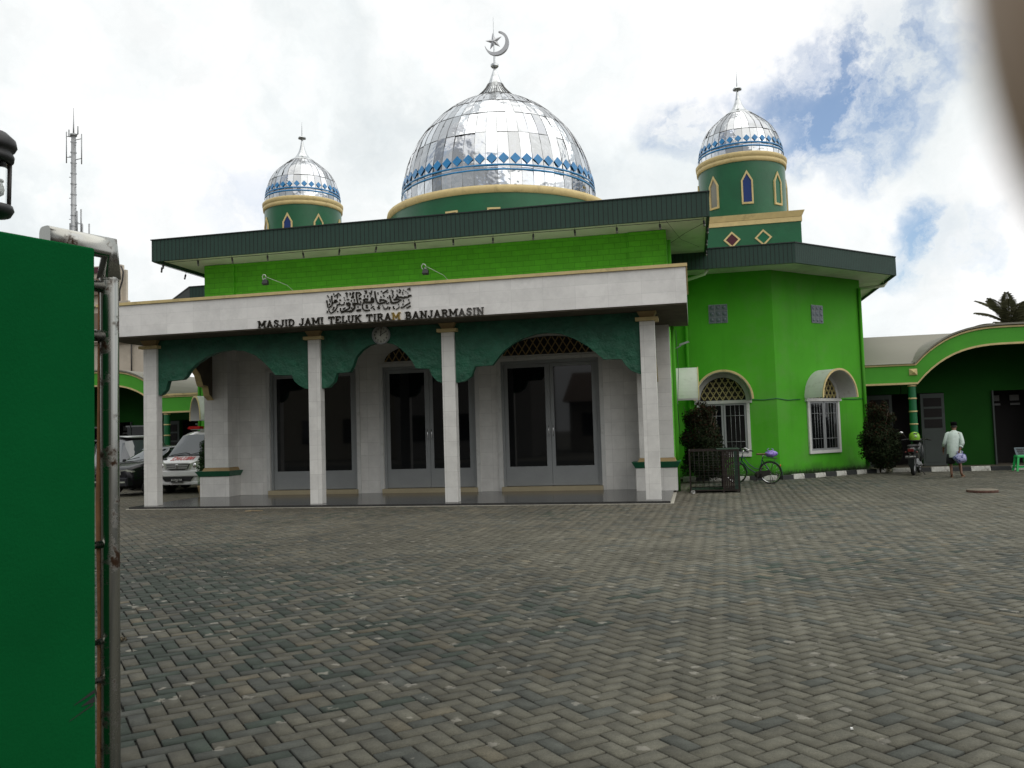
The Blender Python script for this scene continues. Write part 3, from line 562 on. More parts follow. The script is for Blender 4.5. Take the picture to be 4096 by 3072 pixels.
def dome(parent, c, prof, nseg, seams, drz, stripes, dia, spire, sub=3, seed=3):
    """sheet-metal dome: each panel tilts a little differently, dark seams, blue diamonds and stripes"""
    rg = random.Random(seed); cx, cy = c; b = MB(); cols_ = []
    rows = [(seams[i], seams[i+1]) for i in range(len(seams)-1)]
    for z0, z1 in rows:
        for k in range(nseg):
            q = []; tilt = rg.gauss(0, .018); tl2 = rg.gauss(0, .02); cc = (rg.random(), rg.random())
            zs = np.linspace(z0, z1, sub+1); base = len(b.v); vs = []
            for zi, z in enumerate(zs):
                r = interp(prof, z)
                for si, s in enumerate((0, .5, 1)):
                    a = 2*math.pi*(k+s)/nseg; rr = r*(1-(1-math.cos(math.pi/nseg))*(0 if si != 1 else 0))
                    rr += (s-.5)*tilt*2*math.pi*r/nseg + (zi/sub-.5)*tl2*(z1-z0)
                    vs.append((cx+rr*math.sin(a), cy-rr*math.cos(a), z))
            b.add(vs, [(i*3+j, i*3+j+1, (i+1)*3+j+1, (i+1)*3+j) for i in range(sub) for j in range(2)], True)
            cols_ += [(cc[0], cc[1], 0, 1)]*len(vs)
    o = b.build('dome', 'dome', parent, MO)
    at = o.data.color_attributes.new('panel', 'FLOAT_COLOR', 'POINT'); at.data.foreach_set('color', np.array(cols_, float).ravel())
    b = MB()
    for z in seams: 
        r = interp(prof, z)+.006; b.lathe([(r-.003, z-.007), (r+.006, z), (r-.003, z+.007)], (cx, cy, 0), nseg*2)
    wdt = .0045
    for k in range(nseg):
        a = 2*math.pi*k/nseg; b.tube([(cx+(interp(prof, z)+.004)*math.sin(a), cy-(interp(prof, z)+.004)*math.cos(a), z) for z in np.linspace(seams[0], seams[-1], 16)], wdt, 4, cap=False)
    mp(b, 'seams', 'seam', o)
    b = MB(); hw, hh = dia
    for k in range(nseg):
        a0 = 2*math.pi*(k+.5)/nseg; r = interp(prof, drz)
        def pt(u, v, d): 
            rr = interp(prof, drz+v)+d+.008; a = a0+u/r; return (cx+rr*math.sin(a), cy-rr*math.cos(a), drz+v)
        P0 = [pt(0, -hh, .0), pt(hw, 0, .0), pt(0, hh, .0), pt(-hw, 0, .0)]; P1 = [pt(0, -hh, .014), pt(hw, 0, .014), pt(0, hh, .014), pt(-hw, 0, .014)]
        b.add(P0+P1, [(4, 5, 6, 7)]+[(i, (i+1) % 4, 4+(i+1) % 4, 4+i) for i in range(4)])
    mp(b, 'diamond_band', 'blue', o)
    b = MB()
    for z in stripes: 
        r = interp(prof, z)+.008; b.lathe([(r, z-.026), (r+.014, z-.022), (r+.014, z+.022), (r, z+.026)], (cx, cy, 0), nseg*2)
    mp(b, 'stripes', 'blue', o)
    b = MB(); b.lathe(spire, (cx, cy, 0), 28, smooth=False); mp(b, 'spire', 'dome_plain', o)
    return o
M['seam'] = mat('dark_seam', (.16, .16, .16), .6, metal=.3)
M['dome_plain'] = mat('spire_sheet', (.55, .57, .58), .25, metal=1., var=.25, scale=8)
# main drum and dome
DC = (XC, 26.4)
b = MB(); b.lathe([(3.58, 5.7), (3.58, 8.225)], (*DC, 0), 96); drum = mp(b, 'drum', 'drum_green')
b = MB(); b.lathe([(3.58, 8.22), (3.63, 8.23), (3.66, 8.33), (3.64, 8.43), (3.5, 8.445), (3.0, 8.45)], (*DC, 0), 96); mp(b, 'cornice', 'cream', drum)
for k in range(18):
    a = 2*math.pi*k/18+R(10.4); mt = Matrix.Translation((DC[0]+3.58*math.sin(a), DC[1]-3.58*math.cos(a), 0)) @ Matrix.Rotation(a, 4, 'Z')
    b = MB(); b.box(-.19, -.14, -.04, .04, 7.26, 7.78); b.box(.14, .19, -.04, .04, 7.26, 7.78); b.box(-.14, .14, -.04, .04, 7.73, 7.78); b.box(-.14, .14, -.04, .04, 7.26, 7.31); f = mp(b.move(mt), 'window', 'cream', drum)
    b = MB(); b.box(-.14, .14, -.015, .03, 7.31, 7.73); o = b.move(mt).build('pane', ('pane_red', 'pane_blue', 'pane_dark')[k % 3], drum, MO)
DP = [(3.17, 8.41), (3.17, 8.9), (3.13, 9.35), (2.99, 9.95), (2.80, 10.45), (2.57, 10.85), (2.37, 11.12), (2.07, 11.45), (1.72, 11.78), (1.25, 12.08), (.87, 12.28), (.62, 12.38)]
dm = dome(mosque, DC, DP, 56, [8.415, 9.09, 10.25, 11.02, 11.62, 12.37], 9.38, (9.17, 9.03), (.155, .165),
     [(.70, 12.34), (.62, 12.42), (.44, 12.60), (.32, 12.75), (.25, 12.88), (.24, 12.885), (.15, 13.12), (.05, 13.40), (.04, 13.44), (.10, 13.46), (.135, 13.50), (.135, 13.56), (.10, 13.59), (.035, 13.61), (.03, 13.90), (.02, 14.3), (.012, 14.9), (.008, 15.19)])
b = MB()
for k in range(40):
    a = 2*math.pi*k/40; b.tube([(DC[0]+r*math.sin(a), DC[1]-r*math.cos(a), z) for r, z in ((.68, 12.37), (.44, 12.61), (.32, 12.76), (.255, 12.88))], .009, 4)
b.lathe([(.64, 12.38), (.72, 12.36), (.70, 12.33)], (*DC, 0), 40)
mp(b, 'spire_ribs', 'seam', dm)
def uvn(a, c, d): return (DC[0]+a, DC[1]+d, c)
M['star_sheet'] = mat('star_sheet', (.50, .51, .53), .45, metal=.7)
cc, rr = (.10, 14.27), .41                # crescent opening to the upper left
b = MB(); th = np.linspace(R(-172), R(76), 41) ; outer = [(cc[0]+rr*math.cos(t), cc[1]+rr*math.sin(t)) for t in th]
inn = [(cc[0]-.055+.352*math.cos(t)*1.0, cc[1]+.045+.345*math.sin(t)) for t in th]
inn[0] = outer[0]; inn[-1] = outer[-1]
for i in range(40):
    q = [outer[i], outer[i+1], inn[i+1], inn[i]]; b.prism(q, lambda a, c: uvn(a, c, -.05), lambda a, c: uvn(a, c, .05))
mp(b, 'crescent', 'star_sheet', dm)
b = MB(); sc0 = (.0, 14.36); P = []
for k in range(10):
    r_ = .30 if k % 2 == 0 else .115; a = R(90+8)+k*R(36); P.append((sc0[0]+r_*math.cos(a), sc0[1]+r_*math.sin(a)))
for s_ in (-1, 1):
    b.add([uvn(*p, 0) for p in P]+[uvn(*sc0, .05*s_)], [(i, (i+1) % 10, 10) for i in range(10)])
mp(b, 'star', 'star_sheet', dm)
TP = [(1.36, 9.93), (1.36, 10.1), (1.33, 10.35), (1.27, 10.6), (1.18, 10.85), (1.04, 11.1), (.86, 11.28), (.64, 11.47), (.46, 11.61)]
def tower(cx, cy):
    c = (cx, cy)
    b = MB(); b.lathe([(1.385, 7.8), (1.385, 9.70)], (cx, cy, 0), 64); tw = mp(b, 'minaret', 'drum_green')
    b = MB(); h = 1.60; b.box(cx-h, cx+h, cy-h, cy+h, 5.7, 7.56); mp(b, 'minaret_base', 'drum_green', tw)
    b = MB(); b.box(cx-h-.03, cx+h+.03, cy-h-.03, cy+h+.03, 7.562, 7.70); b.box(cx-h-.03, cx+h+.03, cy-h-.03, cy+h+.03, 7.71, 7.88, top=(.08, .08)); mp(b, 'base_cornice', 'cream', tw)
    b = MB(); b.lathe([(1.39, 9.66), (1.43, 9.67), (1.44, 9.79), (1.41, 9.80), (1.45, 9.82), (1.46, 9.93), (1.43, 9.96), (1.1, 9.965)], (cx, cy, 0), 64); mp(b, 'cornice', 'cream', tw)
    for k in range(8):
        a = k*math.pi/4+R(3); mt = Matrix.Translation((cx+1.385*math.sin(a), cy-1.385*math.cos(a), 0)) @ Matrix.Rotation(a, 4, 'Z')
        hexo = lambda w, z0, z1, zt: [(-w, z0), (w, z0), (w, z1), (0, zt), (-w, z1)]
        O = hexo(.18, 8.28, 9.03, 9.36); I = hexo(.13, 8.34, 9.02, 9.25)
        b = MB()
        for i in range(5):
            j = (i+1) % 5; b.xz([O[i], O[j], I[j], I[i]], -.035, .06)
        f = mp(b.move(mt), 'window', 'cream', tw)
        b = MB(); b.xz(I, -.008, .05); mp(b.move(mt), 'pane', ('pane_blue', 'pane_green', 'pane_clear', 'pane_red', 'pane_green', 'pane_blue', 'pane_clear', 'pane_clear')[k], tw)
    for k, dx in enumerate((-.47, .47)):
        b = MB(); z0 = 7.13
        D = lambda w: [(dx-w, z0), (dx, z0-w), (dx+w, z0), (dx, z0+w)]
        for i in range(4): b.xz([D(.26)[i], D(.26)[(i+1) % 4], D(.19)[(i+1) % 4], D(.19)[i]], -h-.035, -h+.02)
        b.move(Matrix.Translation((cx, cy, 0))); f = mp(b, 'diamond_window', 'cream', tw)
        b = MB(); b.xz(D(.19), -h-.012, -h+.02); b.move(Matrix.Translation((cx, cy, 0))); mp(b, 'pane', 'pane_red' if k == 0 else 'pane_green', tw)
    d = dome(mosque, c, TP, 32, [9.965, 10.22, 10.78, 11.60], 10.42, (10.27, 10.16), (.10, .11),
        [(.50, 11.57), (.46, 11.63), (.28, 11.76), (.19, 11.88), (.15, 11.96), (.09, 12.13), (.055, 12.3), (.035, 12.42), (.05, 12.46), (.14, 12.49), (.15, 12.52), (.12, 12.56), (.03, 12.585), (.02, 12.8), (.006, 13.12)], seed=int(cx*10))
for cx in (1.87, -13.81): tower(cx, 28.2)

# ================================================================== lettering on the parapet
FN = lambda a, c, d: (a, d, c)
GL = {  # slab-serif capitals as strokes on a cell of height 1: (width, [strokes], [serifs])
 'M': (1.15, [[(.2, 0), (.2, 1)], [(.2, 1), (.575, .25)], [(.575, .25), (.95, 1)], [(.95, 0), (.95, 1)]], [(.2, 0), (.95, 0), (.14, 1), (1.01, 1)]),
 'A': (1.0, [[(.18, 0), (.5, 1)], [(.5, 1), (.82, 0)], [(.3, .33), (.7, .33)]], [(.18, 0), (.82, 0)]),
 'S': (.8, [[(.68, .72), (.62, .9), (.4, .97), (.2, .86), (.17, .7), (.3, .56), (.52, .46), (.66, .33), (.62, .12), (.4, .03), (.2, .1), (.12, .3)]], []),
 'J': (.72, [[(.5, 1), (.5, .25), (.42, .08), (.26, .04), (.12, .14), (.1, .3)]], [(.5, 1)]),
 'I': (.5, [[(.25, 0), (.25, 1)]], [(.25, 0), (.25, 1)]),
 'D': (.95, [[(.22, 0), (.22, 1)], [(.22, .96), (.5, .95), (.72, .8), (.8, .5), (.72, .2), (.5, .05), (.22, .04)]], [(.2, 0), (.2, 1)]),
 'T': (.9, [[(.45, 0), (.45, .95)], [(.1, .94), (.8, .94)], [(.11, .94), (.11, .7)], [(.79, .94), (.79, .7)]], [(.45, 0)]),
 'E': (.85, [[(.22, 0), (.22, 1)], [(.1, .94), (.74, .94)], [(.22, .5), (.55, .5)], [(.1, .06), (.76, .06)], [(.74, .94), (.74, .72)], [(.76, .06), (.76, .3)]], []),
 'L': (.8, [[(.25, 0), (.25, 1)], [(.1, .06), (.72, .06)], [(.72, .06), (.72, .34)]], [(.25, 1)]),
 'U': (.95, [[(.22, 1), (.22, .3), (.3, .1), (.47, .03), (.64, .1), (.73, .3), (.73, 1)]], [(.22, 1), (.73, 1)]),
 'K': (.98, [[(.22, 0), (.22, 1)], [(.78, 1), (.28, .46)], [(.42, .6), (.82, 0)]], [(.22, 0), (.22, 1), (.8, 0), (.78, 1)]),
 'R': (.95, [[(.22, 0), (.22, 1)], [(.22, .95), (.55, .95), (.7, .86), (.7, .62), (.55, .52), (.22, .5)], [(.5, .5), (.78, 0)]], [(.22, 0), (.2, 1), (.82, 0)]),
 'B': (.9, [[(.22, 0), (.22, 1)], [(.22, .95), (.55, .95), (.68, .85), (.68, .64), (.52, .53), (.22, .52)], [(.22, .5), (.58, .5), (.76, .38), (.74, .14), (.56, .05), (.22, .05)]], [(.19, 0), (.19, 1)]),
 'N': (1.0, [[(.22, 0), (.22, 1)], [(.22, 1), (.78, 0)], [(.78, 0), (.78, 1)]], [(.22, 0), (.16, 1), (.78, 1)]),
 ' ': (.55, [], [])}
M['letter_dark'] = mat('tarnished_letter', (.05, .045, .035), .3, metal=.85, var=.5, scale=14)
M['letter_bright'] = mat('polished_letter', (.36, .35, .33), .18, metal=1., var=.3, scale=14)
M['letter_gold'] = mat('gold_letter', (.55, .38, .10), .25, metal=.9, var=.4, scale=14)
M['letter_side'] = M['letter_dark']
TXT = 'MASJID JAMI TELUK TIRAM BANJARMASIN'
x0, x1, zb = on_y(1033, 1310, PY)[0], on_y(1939, 1250, PY)[0], on_y(1040, 1312, PY)[2]
hgt = .135; sx = (x1-x0)/sum(GL[c][0] for c in TXT)
letters = []; cur = x0; groups = {'letter_dark': MB(), 'letter_bright': MB(), 'letter_gold': MB()}
for i, ch in enumerate(TXT):
    w, st, se = GL[ch]; key = 'letter_gold' if i == 22 else ('letter_bright' if i >= 31 else 'letter_dark'); b = groups[key]; k = 0
    b = MB()
    for s_ in st:
        k += 1; b.ribbon([(cur+x*sx, zb+z*hgt) for x, z in s_], .024, FN, PY-.030-.0006*k, PY-.001)
    for x, z in se:
        k += 1; b.ribbon([(cur+(x-.17)*sx, zb+abs(z-.04)*hgt), (cur+(x+.17)*sx, zb+abs(z-.04)*hgt)], .013, FN, PY-.030-.0006*k, PY-.001)
    cur += w*sx
    if b.v: letters.append((b, key))
sign = thing('sign_lettering', 'raised metal lettering with Arabic script above on the white porch parapet', 'lettering', (XC, PY, 3.7))
for b, k_ in letters: b.build('letter', k_, sign, (XC, PY, 3.7))
AR = [  # calligraphy strokes traced on the parapet face: (width, points) in a 2212 x 757 survey grid
 (42, [(2075, 250), (2030, 245), (1985, 285), (1930, 280), (1880, 300), (1830, 280), (1790, 290), (1750, 255)]), (30, [(1735, 215), (1755, 255), (1700, 330), (1660, 350)]),
 (36, [(1660, 345), (1740, 330), (1840, 350), (1760, 400), (1660, 420), (1610, 390), (1590, 330), (1565, 240)]), (24, [(1730, 410), (1640, 430), (1580, 400)]),
 (36, [(1225, 150), (1235, 240), (1255, 340), (1290, 420), (1350, 435), (1440, 410), (1500, 370), (1430, 345), (1340, 345), (1350, 395)]), (20, [(1490, 370), (1500, 440), (1560, 410)]),
 (44, [(1180, 300), (1150, 310), (1140, 380), (1190, 390), (1190, 310)]), (46, [(1180, 400), (1090, 405), (990, 400), (960, 350), (1000, 330), (1070, 340)]),
 (30, [(975, 400), (935, 460), (940, 540), (990, 590), (1060, 595), (1110, 580)]), (48, [(1040, 460), (1035, 510), (1060, 540)]), (22, [(1130, 545), (1200, 495)]), (20, [(1135, 455), (1160, 475)]),
 (36, [(795, 170), (795, 240), (810, 330), (835, 440), (900, 450)]), (30, [(795, 180), (870, 180), (905, 215), (850, 270)]), (44, [(840, 440), (760, 430), (710, 430), (720, 465), (760, 470), (755, 540), (700, 600), (620, 620)]),
 (46, [(590, 410), (570, 450), (620, 480), (650, 450), (610, 410)]), (30, [(645, 460), (640, 530), (590, 570), (500, 610), (430, 610), (425, 540)]), (20, [(440, 650), (520, 620), (620, 610), (690, 620)]), (24, [(480, 565), (540, 530)]),
 (24, [(515, 400), (510, 450), (450, 465), (410, 450), (400, 410)]), (24, [(400, 450), (350, 460), (340, 540), (290, 610), (210, 660), (160, 610), (160, 560)]),
 (50, [(320, 350), (290, 380), (300, 400), (345, 380), (320, 350)]), (30, [(300, 400), (240, 420), (225, 330), (225, 250)]), (28, [(235, 420), (230, 480), (160, 530), (130, 520), (130, 460), (110, 410), (105, 360)]), (36, [(110, 360), (110, 410)]), (28, [(170, 430), (175, 470)]), (26, [(280, 510), (245, 590)]),
 (24, [(120, 240), (150, 290)]), (22, [(175, 330), (190, 400)]), (18, [(268, 195), (270, 235)]), (20, [(280, 270), (390, 190)]), (22, [(355, 240), (355, 310)]), (30, [(400, 215), (435, 245)]), (44, [(405, 345), (430, 360)]), (20, [(510, 285), (515, 310)]), (30, [(575, 340), (625, 340)]), (22, [(520, 345), (530, 355)]),
 (24, [(540, 205), (570, 180), (590, 200), (570, 230), (585, 290)]), (30, [(650, 180), (655, 240)]), (40, [(735, 165), (710, 210), (720, 260), (680, 290), (740, 285)]), (26, [(680, 350), (680, 390)]), (22, [(745, 330), (750, 385)]), (40, [(850, 320), (910, 315)]), (24, [(895, 380), (900, 420)]), (26, [(690, 520), (685, 560)]),
 (30, [(985, 145), (1030, 140), (1035, 175), (1000, 205)]), (26, [(985, 235), (985, 290)]), (26, [(1060, 235), (1060, 290)]), (20, [(1090, 170), (1120, 220), (1155, 135)]), (14, [(1150, 200), (1120, 280)]), (26, [(1155, 130), (1150, 180)]),
 (24, [(1295, 175), (1305, 220)]), (30, [(1375, 135), (1385, 165)]), (26, [(1405, 200), (1530, 115)]), (12, [(1510, 165), (1540, 175)]), (30, [(1420, 240), (1450, 270)]), (20, [(1365, 260), (1370, 300)]), (26, [(1520, 280), (1525, 305)]),
 (20, [(1605, 115), (1625, 135)]), (26, [(1650, 130), (1640, 190), (1655, 240), (1635, 300)]), (18, [(1740, 110), (1745, 160)]), (30, [(1790, 105), (1825, 120), (1810, 170), (1780, 180)]), (18, [(1870, 160), (1880, 230)]), (22, [(1885, 110), (1905, 130)]), (20, [(1940, 145), (1950, 165)]), (26, [(1980, 105), (2045, 75), (2045, 130)]), (10, [(1990, 170), (2000, 210)]),
 (26, [(1830, 525), (1900, 510), (1960, 460), (2040, 420), (2040, 390)]), (22, [(2015, 330), (2020, 370)]), (26, [(1965, 540), (2060, 485)]), (22, [(1890, 350), (1895, 395)]), (24, [(1875, 435), (1880, 465)]), (16, [(1715, 570), (1770, 540), (1800, 500)]), (26, [(1770, 450), (1775, 465)]), (28, [(1655, 495), (1660, 540), (1690, 555)]), (24, [(1585, 510), (1555, 570)]), (26, [(1430, 520), (1450, 560), (1510, 550), (1540, 500)]), (20, [(1405, 480), (1425, 495)]),
 (40, [(1310, 480), (1330, 500), (1290, 530), (1340, 550)]), (30, [(1200, 540), (1220, 580)]), (28, [(800, 590), (900, 570), (890, 595), (800, 600)]), (26, [(830, 500), (835, 530)]), (30, [(350, 610), (370, 625)]), (24, [(120, 600), (118, 650)])]
words = []
for i, (w_, pts) in enumerate(AR):
    b = MB(); words.append(b)
    q = [on_y(1290+x*.1718, 1140+y*.1718, PY)[[0, 2]] for x, y in pts]
    if len(q) == 2 and np.hypot(*(q[1]-q[0])) < .02: q[1] = q[0]+np.array([.012, -.014])
    b.ribbon(q, w_*.1718/FPX*14.9, FN, PY-.026-.0004*(i % 12), PY-.001)
for b in words: b.build('calligraphy_stroke', 'letter_dark', sign, (XC, PY, 3.7))

# ================================================================== wall clock under the middle arch
ck = thing('wall_clock', 'round white wall clock hanging over the middle porch arch', 'clock', (-6.05, 15.70, 3.40))
O_ = (-6.05, 15.70, 3.40)
b = MB(); b.lathe([(.175, .05), (.19, .03), (.19, -.01), (.178, -.02), (.168, -.008), (.168, .04)], O_, 40, axis='y'); b.build('rim', 'alu', ck, O_)
M['clock_face'] = tint('clock_face', (.55, .56, .50), .5)
b = MB(); b.lathe([(.001, .0), (.17, .0), (.17, .03), (.001, .03)], O_, 40, axis='y'); b.build('dial', 'clock_face', ck, O_)
b = MB()
for h_ in range(1, 13):
    a = R(30*h_); tb = text_mb(str(h_), .055, lambda x, y, z: (O_[0]+.13*math.sin(a)+x, O_[1]-.006-z, O_[2]+.13*math.cos(a)+y), .003, bold=.001); b.add(tb.v, tb.f)
b.build('numerals', 'black', ck, O_)
for nm, ang, ln, wd in (('hour_hand', 3, .085, .014), ('minute_hand', 62, .125, .010)):
    a = R(ang); b = MB(); b.ribbon([(O_[0]-.03*math.sin(a), O_[2]-.03*math.cos(a)), (O_[0]+ln*math.sin(a), O_[2]+ln*math.cos(a))], wd, FN, O_[1]-(.014 if nm[0] == 'h' else .020), O_[1]-(.011 if nm[0] == 'h' else .016)); b.build(nm, 'black', ck, O_)

# ================================================================== floodlights, wall lamp, eaves bulbs
def floodlight(x, z, y0, lab):
    t = thing('floodlight', lab, 'floodlight', (x, y0, z), 0, 'floodlights on the porch roof')
    b = MB(); b.box(-.07, .07, -.045, .045, -.075, .035, top=(-.012, -.01)); b.move(Matrix.Rotation(R(-18), 4, 'X')); bevel(b.build('housing', 'black', t), .008)
    b = MB(); b.box(-.02, .02, -.03, -.01, .045, .075); b.build('driver', 'alu', t)
    b = MB()
    pts = [(.0, .04, .10), (-.03, .04, .16), (-.08, .05, .17), (-.11, .06, .13), (-.11, .08, .08), (-.08, .10, .05), (-.03, .12, .03)]
    b.tube(pts, .009, 6)
    b.tube([(.02, .05, .10), (.22, .6, .0), (.46, 1.0, -.34)], .0045, 6); b.build('conduit', 'white', t)
floodlight(-9.27, 4.92, 17.0, 'small black floodlight on a white conduit arm, over the first letters of the sign'); floodlight(-5.50, 4.89, 17.0, 'small black floodlight on a white conduit arm, right of the Arabic lettering')
t = thing('wall_lamp', 'slim grey lamp on an arm from the side wall above the white hood', 'lamp', (WR+.02, 19, 3.1))
b = MB(); b.box(.18, .42, -.05, .05, .03, .07, top=(-.02, -.01)); b.move(Matrix.Rotation(R(-18), 4, 'Y')); b.build('head', 'alu', t)
b = MB(); b.tube([(.0, 0, 0), (.2, 0, .09)], .012, 6); b.build('arm', 'galv', t)
def bulb(x, y, z):
    b = MB(); b.lathe([(.012, 0), (.02, -.01), (.02, -.06), (.014, -.065)], (x, y, z), 8); o = b.build('hanging_bulb', 'black', None); 
    return o
M['bulb'] = tint('bulb_glass', (.10, .10, .09), .1)
pb = thing('hanging_bulb', 'small bulb in a black socket hanging from the roof eaves', 'bulb', (0, 0, 0), 0, 'string of bulbs along the wing eaves')
b = MB(); b.lathe([(.004, .10), (.004, 0), (.013, 0), (.022, -.012), (.022, -.075), (.015, -.08)], (0, 0, 0), 8); b.build('socket', 'black', pb)
b = MB(); b.ball((0, 0, -.105), .024, 8, (1, 1, 1.3)); b.build('glass', 'bulb', pb)
spots = [(x, RY+.10+.02*(i % 2), 5.60) for i, x in enumerate(np.linspace(RX0+.25, RX1-.12, 15))]+[(RX0+.03, RY+.35+.95*i, 5.58) for i in range(4)]+[(RX1-.03, RY+.8+1.2*i, 5.60) for i in range(3)]
for i, p in enumerate(spots):
    o = pb if i == 0 else copy_tree(pb); o.location = (p[0], p[1], p[2]-rnd.random()*.03); o.rotation_euler = (rnd.uniform(-.2, .2), rnd.uniform(-.2, .2), 0)
b = MB(); b.tube([(p[0], p[1], 5.605) for p in spots[:15]], .006, 4); mp(b, 'bulb_cable', 'black'); b = MB(); b.tube([(RX0+.03, RY+.02, 5.62)]+[(p[0], p[1], 5.61) for p in spots[15:19]], .006, 4); mp(b, 'bulb_cable', 'black')

# ================================================================== side wings with arched canopies
M['annex_green'] = mat('annex_wall_green', (.065, .34, .022), .75, var=.12, scale=1.5, bump=.2, bscale=50)
M['annex_shaded'] = mat('annex_shaded_green', (.007, .066, .005), .8, var=.15, scale=1.2, spec=.2)  # annex green darkened, canopy shade put into the wall colour
M['shaded_vault'] = mat('vault_shade_paint', (.008, .018, .008), .9, spec=.1)  # near-black underside, annex shade put into the colour
M['column_green'] = mat('column_green', (.008, .13, .045), .4, var=.15)
def annex(side, sh, lab):
    """side=+1 right of the hall, -1 mirrored to its left; sh shifts the arch"""
    X = (lambda x: x+sh) if side > 0 else (lambda x: 2*XC-x+sh)
    inner = HX1 if side > 0 else HX0
    org = (X(8.5), 25, 0); t = thing('annex', lab, 'building', org)
    Bd = lambda mb, n, mt, par=t: mb.build(n, mt, par, org)
    xa, xr, far = 6.08, 8.55, 14.5
    def curve(r0, z0, z1, n=26):          # from the springing over the crown to the far springing
        out = []
        for i in range(n+1):
            u = -1+2*i/n; out.append((xr+u*(xr-xa-r0), z0+(z1-z0)*(1-abs(u)**3.0)))
        return out
    low = curve(0, 2.37, 3.36); up = curve(-.02, 2.87, 3.80); rim = curve(-.06, 2.95, 3.92)
    Y0, Y1 = 24.85, 25.0
    near = (inner-sh if side > 0 else 2*XC-inner+sh)
    def band(lo, hi, y0, y1, name, mt, par=t):
        b = MB(); L_ = [(near, lo[0][1])]+lo+[(far, lo[-1][1])]; H_ = [(near, hi[0][1])]+hi+[(far, hi[-1][1])]
        for i in range(len(L_)-1): b.xz([(X(L_[i][0]), L_[i][1]), (X(L_[i+1][0]), L_[i+1][1]), (X(H_[i+1][0]), H_[i+1][1]), (X(H_[i][0]), H_[i][1])], y0, y1)
        return Bd(b, name, mt, par)
    f = band([(x, z+.035) for x, z in low], up, Y0, Y1, 'fascia', 'annex_green')
    band([(x, z-.02) for x, z in low], [(x, z+.033) for x, z in low], Y0-.03, Y1+.01, 'lower_trim', 'cream', f)
    band([(x, z+.002) for x, z in up], [(x, z+.05) for x, z in up], Y0-.03, Y1+.01, 'upper_trim', 'cream', f)
    # barrel roof behind the arch and pitched sheets either side
    b = MB()
    for (xa_, za), (xb_, zb_) in zip(rim[:-1], rim[1:]): b.add([(X(xa_), Y0-.07, za), (X(xb_), Y0-.07, zb_), (X(xb_), 29, zb_), (X(xa_), 29, za), (X(xa_), Y0-.07, za+.03-.08), (X(xb_), Y0-.07, zb_-.05), (X(xb_), 29, zb_-.05), (X(xa_), 29, za-.05)], [(0, 1, 2, 3), (0, 4, 5, 1), (7, 6, 5, 4)], False)
    Bd(b, 'barrel_roof', 'roof_beige')
    b = MB()
    for (xa_, za), (xb_, zb_) in zip(rim[:-1], rim[1:]): b.add([(X(xa_), Y1+.01, za-.065), (X(xb_), Y1+.01, zb_-.065), (X(xb_), 28.9, zb_-.065), (X(xa_), 28.9, za-.065)], [(0, 1, 2, 3)])
    Bd(b, 'vault_shade_lining', 'shaded_vault')  # dark lining added to deepen the shade under the arch
    b = MB(); zb0 = 2.925
    for p0, p1 in (((near, rim[0][0]-.01), (rim[-1][0]+.01, far)) if side > 0 else ((rim[-1][0]+.01, far),)):
        b.add([(X(p0), Y0-.07, zb0), (X(p1), Y0-.07, zb0), (X(p1), 25.15, zb0+.06), (X(p0), 25.15, zb0+.06), (X(p1+(2.6 if p0 == near else 0)), 28.2, 4.02), (X(p0-(2.6 if p0 != near else 0)), 28.2, 4.02)], [(0, 1, 2, 3), (3, 2, 4, 5)])
    Bd(b, 'sheet_roof', 'roof_beige')
    # back wall and ceiling
    b = MB(); ya = 26.5; Xs = sorted((X(near), X(5.02))); b.box(*Xs, ya, ya+.15, 0, 2.44)
    tym = [(near, 2.44)]+[(x, max(2.45, z-.06)) for x, z in rim]+[(far, 2.9), (far, 3.3), (far, 2.14), (near, 2.14)]
    rim2 = rim
    for (xa_, za), (xb_, zb_) in zip(rim2[:-1], rim2[1:]): b.xz([(X(xa_), 2.141), (X(xb_), 2.141), (X(xb_), zb_-.055), (X(xa_), za-.055)], ya+.001, ya+.149)
    for a, c, z0 in ((5.02, 6.0, 2.14), (6.5, 6.52, 0), (7.17, 8.45, 0), (9.6, far, 0)):
        Xs = sorted((X(a), X(c))); b.box(*Xs, ya, ya+.15, z0, 2.44 if z0 else 2.1405)
    Bd(b, 'back_wall', 'annex_shaded')
    b = MB(); Xs = sorted((X(near), X(far))); b.box(*Xs, Y1+.02, 26.7, 3.42, 3.45) if False else None
    b.box(*sorted((X(near), X(xa-.02))), Y1+.02, 26.5, 2.45, 2.5); Bd(b, 'ceiling', 'shaded_vault')
    b = MB(); b.box(*sorted((X(near), X(far))), 24.1, 29, -.02, .012); Bd(b, 'floor', 'stained_shade')
    b = MB(); b.box(*sorted((X(near), X(far))), 27.4, 27.45, 0, 3.3); Bd(b, 'inner_wall', 'void')
    b = MB(); b.add([(X(near), 28.9, 0), (X(far), 28.9, 0), (X(far), 28.9, 3.4), (X(near), 28.9, 3.4)], [(0, 1, 2, 3)]); Bd(b, 'rear_wall', 'annex_green')
    for cx in (5.95, 11.1):
        b = MB(); b.lathe([(.10, 0), (.10, 2.345)], (X(cx), 24.95, 0), 20); c = Bd(b, 'column', 'column_green')
        b = MB()
        for z in (.53, .89, 1.25, 1.60, 1.96, 2.31): b.lathe([(.10, z-.02), (.112, z-.015), (.112, z+.015), (.10, z+.02)], (X(cx), 24.95, 0), 20)
        Bd(b, 'rings', 'cream', c)
    b = MB(); cxm, z_ = X(5.98), 2.69; q = .105
